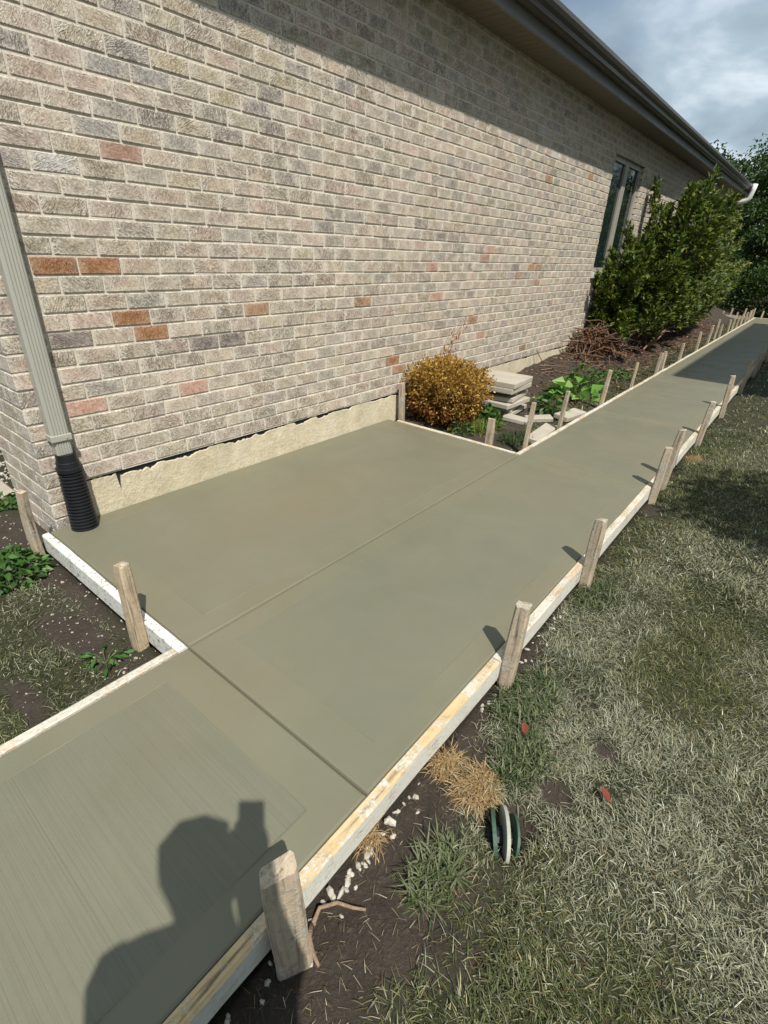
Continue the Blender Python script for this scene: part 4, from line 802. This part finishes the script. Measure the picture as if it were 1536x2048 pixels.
def branchy(name, c, label, cat, shoots, L, W, pal, stemr=.014, perm=42, rad=.16, group=None, dark=None, leaf_on=.35, mat='leaf'):
    """shoots: list of (base, tip, bend). leaves sit along the outer part of every shoot and its side twigs."""
    root = empty(name, (c[0], c[1], float(gz(c[0], c[1])))); tag(root, label, cat, group); o0 = np.array(root.location); mb = MB(); PP = []; DD = []
    for b, t, bend in shoots:
        b = Vector(b) - Vector(o0); t = Vector(t) - Vector(o0); m = b.lerp(t, .55) + Vector(bend); q = [b, b.lerp(m, .5) + Vector(bend) * .2, m, m.lerp(t, .5) + Vector(bend) * .1, t]; Ln = (t - b).length; mb.tube(q, [stemr, stemr * .85, stemr * .6, stemr * .4, stemr * .18], 5)
        def at(u): u = u * 4; i = min(3, int(u)); return q[i].lerp(q[i + 1], u - i)
        ns = int(perm * Ln)
        for k in range(ns):
            u = leaf_on + (1 - leaf_on) * random.random() ** .8; p = at(u); ax = (at(min(1, u + .05)) - at(u - .05)).normalized(); d = Vector((random.gauss(0, 1), random.gauss(0, 1), random.gauss(.25, 1))).normalized(); tl = rad * random.random() * (1.25 - u)
            e = p + d * tl + ax * tl * .8
            if random.random() < .12 and tl > .05: mb.tube([p, e], [.004, .0015], 4, False)
            for j in range(6):
                f = random.random(); PP.append(tuple(p.lerp(e, f) + Vector((random.gauss(0, .012), random.gauss(0, .012), random.gauss(0, .012))))); DD.append(tuple(d * .8 + ax * .9 + Vector((random.gauss(0, .5), random.gauss(0, .5), random.gauss(0, .5)))))
    PP = np.array(PP); n = len(PP); C = pick(n, pal, .25); leaves('foliage', PP, np.array(DD), L * rng.uniform(.6, 1.25, n), W * rng.uniform(.7, 1.2, n), C, MAT[mat], root, .2, .1); mb.build('stem', MAT['bark'], root); return root
SP = [(3, (.058, .092, .016)), (3, (.100, .140, .022)), (2, (.034, .055, .012)), (1.8, (.165, .195, .034)), (.3, (.24, .17, .05))]
sh = []
for k in range(190):      # nearer dense shrub by the window
    bx, by = random.uniform(-2.62, -2.30), random.uniform(8.9, 9.8); h = random.uniform(.5, 1.75); y2 = by + random.uniform(-.95, 1.0); x2 = max(-2.74, random.gauss(-2.38, .28)); sh.append(((bx, by, .05), (x2, y2, h * (1 - .25 * abs(y2 - 9.3) / 1.0) + .12), (random.uniform(-.05, .1), random.uniform(-.15, .15), .05)))
sh += [((-2.5, 8.9, .1), (-2.62, 8.35, z), (0, -.1, .1)) for z in (.5, .65, .8, .95, .58, .74)] + [((-2.5, 9.2, .4), (-2.60, 8.85, 1.75), (0, -.05, .1)), ((-2.5, 9.3, .4), (-2.45, 9.35, 2.0), (0, 0, .1)), ((-2.4, 9.6, .4), (-2.35, 9.85, 2.05), (0, 0, .1)), ((-2.4, 9.6, .4), (-2.25, 10.2, 2.1), (0, 0, .1))]
branchy('leafy_shrub', (-2.45, 9.3), 'dense dark green leafy shrub in front of the window', 'shrub', sh, .085, .034, SP, .011, 36, .26, 'big shrubs along the wall')
sh = []
for k in range(230):      # farther spreading shrub
    bx, by = random.uniform(-2.55, -2.25), random.uniform(9.9, 11.2); y2 = by + random.uniform(-.6, 4.2); x2 = min(-1.62, max(-2.74, random.gauss(-2.15, .27))); sh.append(((bx, by, .05), (x2, y2, random.uniform(.55, 2.35) * (1 - .05 * max(0, y2 - 12)) + .1), (random.uniform(-.05, .1), -.2, random.uniform(-.1, .15))))
sh += [((-2.35, 10.2, .6), (random.uniform(-2.7, -1.75), random.uniform(9.9, 13.6), random.uniform(1.9, 2.5)), (0, -.1, .1)) for _ in range(16)]
sh += [((-2.3, 10.6, .5), (-2.12, 11.3, 2.75), (0, -.1, .1)), ((-2.3, 10.6, .5), (-2.16, 11.0, 2.45), (0, -.1, .1)), ((-2.3, 10.6, .5), (-2.3, 10.7, 2.4), (0, -.1, .1)), ((-2.3, 11.8, .5), (-2.25, 13.6, 2.35), (0, -.1, .1)), ((-2.3, 11.8, .5), (-2.1, 13.0, 2.2), (0, -.1, .1))]
branchy('leafy_shrub', (-2.4, 10.8), 'spreading green shrub with bare leaning lower stems beyond the window', 'shrub', sh, .090, .036, SP, .012, 34, .32, 'big shrubs along the wall', leaf_on=.42)
# bare lower stems leaning over the bed
mb = MB(); bs = empty('bare_stems', (-2.3, 10.4, float(gz(-2.3, 10.4)))); 
tag(bs, 'bare grey leaning stems under the spreading shrub', 'stems')
for k in range(26):
    y0 = random.uniform(-.9, .3); L = random.uniform(.7, 1.7); x0 = random.uniform(-.2, .1); mb.tube([(x0, y0, 0), (x0 + .08, y0 + L * .45, L * .16 + .05), (x0 + random.uniform(.0, .35), y0 + L, random.uniform(.25, .6) * L * .6)], [.014, .011, .005], 6)
mb.build('stem', MAT['twig'], bs)

def tree(name, x, y, h, r, label, n, L, pal, group=None, trunk=.12, low=.25):
    root = empty(name, (x, y, float(gz(x, y)))); tag(root, label, 'tree', group); mb = MB(); top = Vector((random.uniform(-.2, .2), random.uniform(-.2, .2), h * .9)); mb.tube([(0, 0, -.1), tuple(top * .35 + Vector((.05, .03, 0))), tuple(top * .7), tuple(top)], [trunk, trunk * .8, trunk * .45, trunk * .12], 8); cl = []
    for k in range(46):
        z = h * random.uniform(low, 1.0); rr_ = r * math.sqrt(max(.05, 1 - ((z - h * .58) / (h * .48)) ** 2)); a = random.random() * 6.28; q = rr_ * random.uniform(.35, 1.0); p = Vector((math.cos(a) * q, math.sin(a) * q, z)); cl.append((p, r * random.uniform(.20, .38))); s = Vector((0, 0, max(.3, z - q * .7))); mb.tube([s, s.lerp(p, .5) + Vector((0, 0, .08)), p], [trunk * .25, trunk * .16, .008], 5)
    mb.build('trunk', MAT['bark'], root); per = n // len(cl); PP = []; DD = []
    for p, cr in cl:
        d = unit(rng.normal(size=(per, 3))); PP.append(np.array(p) + d * (cr * rng.random(per) ** .45)[:, None] * np.array([1, 1, .75])); DD.append(d + rng.normal(size=(per, 3)) * .8 + np.array([0, 0, -.2]))
    PP = np.concatenate(PP); DD = np.concatenate(DD); n = len(PP); leaves('crown', PP, DD, L * rng.uniform(.6, 1.3, n), L * .55 * rng.uniform(.7, 1.2, n), pick(n, pal, .3), MAT['leaf'], root, .15, .15); return root
TP = [(3, (.035, .065, .016)), (2, (.055, .095, .022)), (1, (.08, .13, .03)), (2, (.02, .038, .011))]
GT = 'trees behind the house'
tree('garden_tree', -4.4, 23.5, 4.5, 1.9, 'leafy tree rising behind the far gutter corner', 15000, .13, TP, GT)
tree('garden_tree', -2.3, 22.6, 4.2, 1.7, 'dense dark tree past the end of the path', 16000, .13, TP, GT, low=.12)
tree('garden_tree', -.3, 23.8, 4.7, 2.0, 'tall leafy tree past the lawn end', 8000, .12, TP, GT, low=.12)
tree('garden_tree', -6.8, 27, 5.0, 2.4, 'big tree hidden behind the house roof', 5000, .14, TP, GT)
tree('garden_tree', -2.6, 28, 5.2, 2.6, 'large background tree between the nearer two', 15000, .16, TP, GT, low=.1)
tree('garden_tree', 2.4, 25.5, 5.8, 2.3, 'background tree beyond the neighbouring house', 5000, .14, TP, GT)
tree('garden_tree', 2.2, 2.9, 3.7, .85, 'small unseen tree added to shade the lawn near the close pair of stakes', 3500, .09, TP, GT, trunk=.05, low=.6)  # invented tree outside the frame, added so its crown darkens the right-hand grass
for (x, y, r, lab) in ((-2.9, 20.4, (.8, .6, .9), 'low dark shrub at the far end behind the stakes'), (-1.55, 20.7, (.8, .6, .8), 'rounded dark shrub straight past the path end'), (-.2, 20.6, (.9, .6, .9), 'low dark shrub at the lawn end')):
    shrub_ball('low_shrub', (x, y, r[2] * .8), r, 3600, .09, .05, TP, 'leaf', lab, 'shrub', 2.2, 10, .4, .3)

# ------------------------------------------------------------------ neighbouring house (outside the frame, throws the far shade)
H = 5.6; ex, ey = -1.33 + .578 * H, 7.95 - .345 * H; ey2 = 17.4 - .345 * H
nb = empty('neighbour_house', (ex + .5, ey + .4, 0)); tag(nb, 'two storey pale neighbouring house with hipped roof across the lawn', 'house')
L0 = Vector(nb.location)
def nbp(m, nm, mat): o = m.build(nm, MAT[mat], nb); o.matrix_parent_inverse = Matrix.Translation(-L0); return o
m = MB(); m.box((ex + .5, ey + .4, -.2), (ex + 9, ey2 - .4, H - .1)); nbp(m, 'wall', 'wallpaint')
m = MB(); x0, x1 = ex, ex + 9.5; ymn = (ey + ey2) / 2; rx0, rx1 = x0 + 4.2, x1 - 4.2
m.add([(x0, ey, H - .1), (x1, ey, H - .1), (x1, ey2, H - .1), (x0, ey2, H - .1), (x0, ey, H), (x1, ey, H), (x1, ey2, H), (x0, ey2, H), (rx0, ymn, H + 2.2), (rx1, ymn, H + 2.2)], [(0, 3, 2, 1), (0, 1, 5, 4), (1, 2, 6, 5), (2, 3, 7, 6), (3, 0, 4, 7), (4, 5, 9, 8), (5, 6, 9), (6, 7, 8, 9), (7, 4, 8)]); nbp(m, 'roof', 'roof')
for yy in (ey + 1.5, ey + 4.2, ey + 6.8):
    for z0 in (1.0, 3.5):
        m = MB(); m.box((ex + .46, yy, z0), (ex + .52, yy + 1.0, z0 + 1.3), bev=.01); w_ = nbp(m, 'window', 'white'); m = MB(); m.box((ex + .452, yy + .07, z0 + .07), (ex + .458, yy + .93, z0 + 1.23)); o = m.build('pane', MAT['glass'], w_)

# ------------------------------------------------------------------ photographer (behind the camera, only the shadow is in view)
fh = Vector((FWD.x, FWD.y, 0)).normalized(); rt = Vector((fh.y, -fh.x, 0))
pc = Vector((.15, -.26, 0))        # feet centre
def W(f, r, z): return tuple(pc + fh * f + rt * r + Vector((0, 0, z)))
sk_v = []; sk_e = []; sk_r = []
def sv(p, r): sk_v.append(p); sk_r.append(r); return len(sk_v) - 1
pel = sv(W(-.04, 0, .82), .15); sp = sv(W(-.04, 0, 1.00), .135); ch = sv(W(.01, .02, 1.18), .165); nk0 = sv(W(.01, 0, 1.30), .085); nk = sv(W(.04, 0, 1.37), .060); hd = sv(W(.105, -.055, 1.465), .110); hd2 = sv(W(.110, -.050, 1.535), .108)
sk_e += [(pel, sp), (sp, ch), (ch, nk0), (nk0, nk), (nk, hd), (hd, hd2)]
for s in (-1, 1):
    hp = sv(W(-.04, .10 * s, .78), .095); kn = sv(W(.01, .11 * s, .42), .065); an = sv(W(-.04, .12 * s, -.02), .045); toe = sv(W(.13, .14 * s, -.05), .04); sk_e += [(pel, hp), (hp, kn), (kn, an), (an, toe)]
    so = sv(W(-.02, .19 * s, 1.26), .07); sk_e.append((ch, so))
    if s > 0:   # right hand holds the phone up
        el = sv(W(.11, .13, 1.06), .060); wr = sv(W(.205, .050, 1.185), .056); pm_ = sv(W(.265, .055, 1.285), .032)
        fing = [((.300, .030, 1.262 + .022 * k), (.308, .000, 1.264 + .022 * k)) for k in range(4)] + [((.262, .068, 1.330), (.275, .060, 1.365))]
    else:       # left hand steadies it
        el = sv(W(.10, -.14, 1.04), .056); wr = sv(W(.205, -.030, 1.19), .052); pm_ = sv(W(.262, .000, 1.272), .034)
        fing = [((.300, .010, 1.255 + .020 * k), (.308, .035, 1.257 + .020 * k)) for k in range(4)] + [((.258, .005, 1.315), (.268, .020, 1.345))]
    sk_e += [(so, el), (el, wr), (wr, pm_)]
    for fa, fb in fing:
        f1 = sv(W(*fa), .010); f2 = sv(W(*fb), .009); sk_e += [(pm_, f1), (f1, f2)]
me = bpy.data.meshes.new('person'); me.from_pydata(sk_v, sk_e, []); bm = bmesh.new(); bm.from_mesh(me); bm.verts.layers.skin.verify(); bm.to_mesh(me); bm.free()
person = link('person', me, MAT['shirt']); tag(person, 'person standing over the path with both hands holding up a phone', 'person')
for i, r in enumerate(sk_r): me.skin_vertices[0].data[i].radius = (r, r)
me.skin_vertices[0].data[0].use_root = True
md = person.modifiers.new('skin', 'SKIN'); md.use_smooth_shade = True; ms = person.modifiers.new('sub', 'SUBSURF'); ms.levels = 1; ms.render_levels = 1
mb = MB(); mb.box((-.036, -.135, .0), (.036, .012, .008), bev=.003); ph = mb.build('mobile_phone', MAT['phone']); pmx = M.copy(); pmx.translation = Vector((0, 0, 1.385)) - FWD * .012
ph.matrix_world = pmx; tag(ph, 'dark mobile phone held up by the person', 'phone')
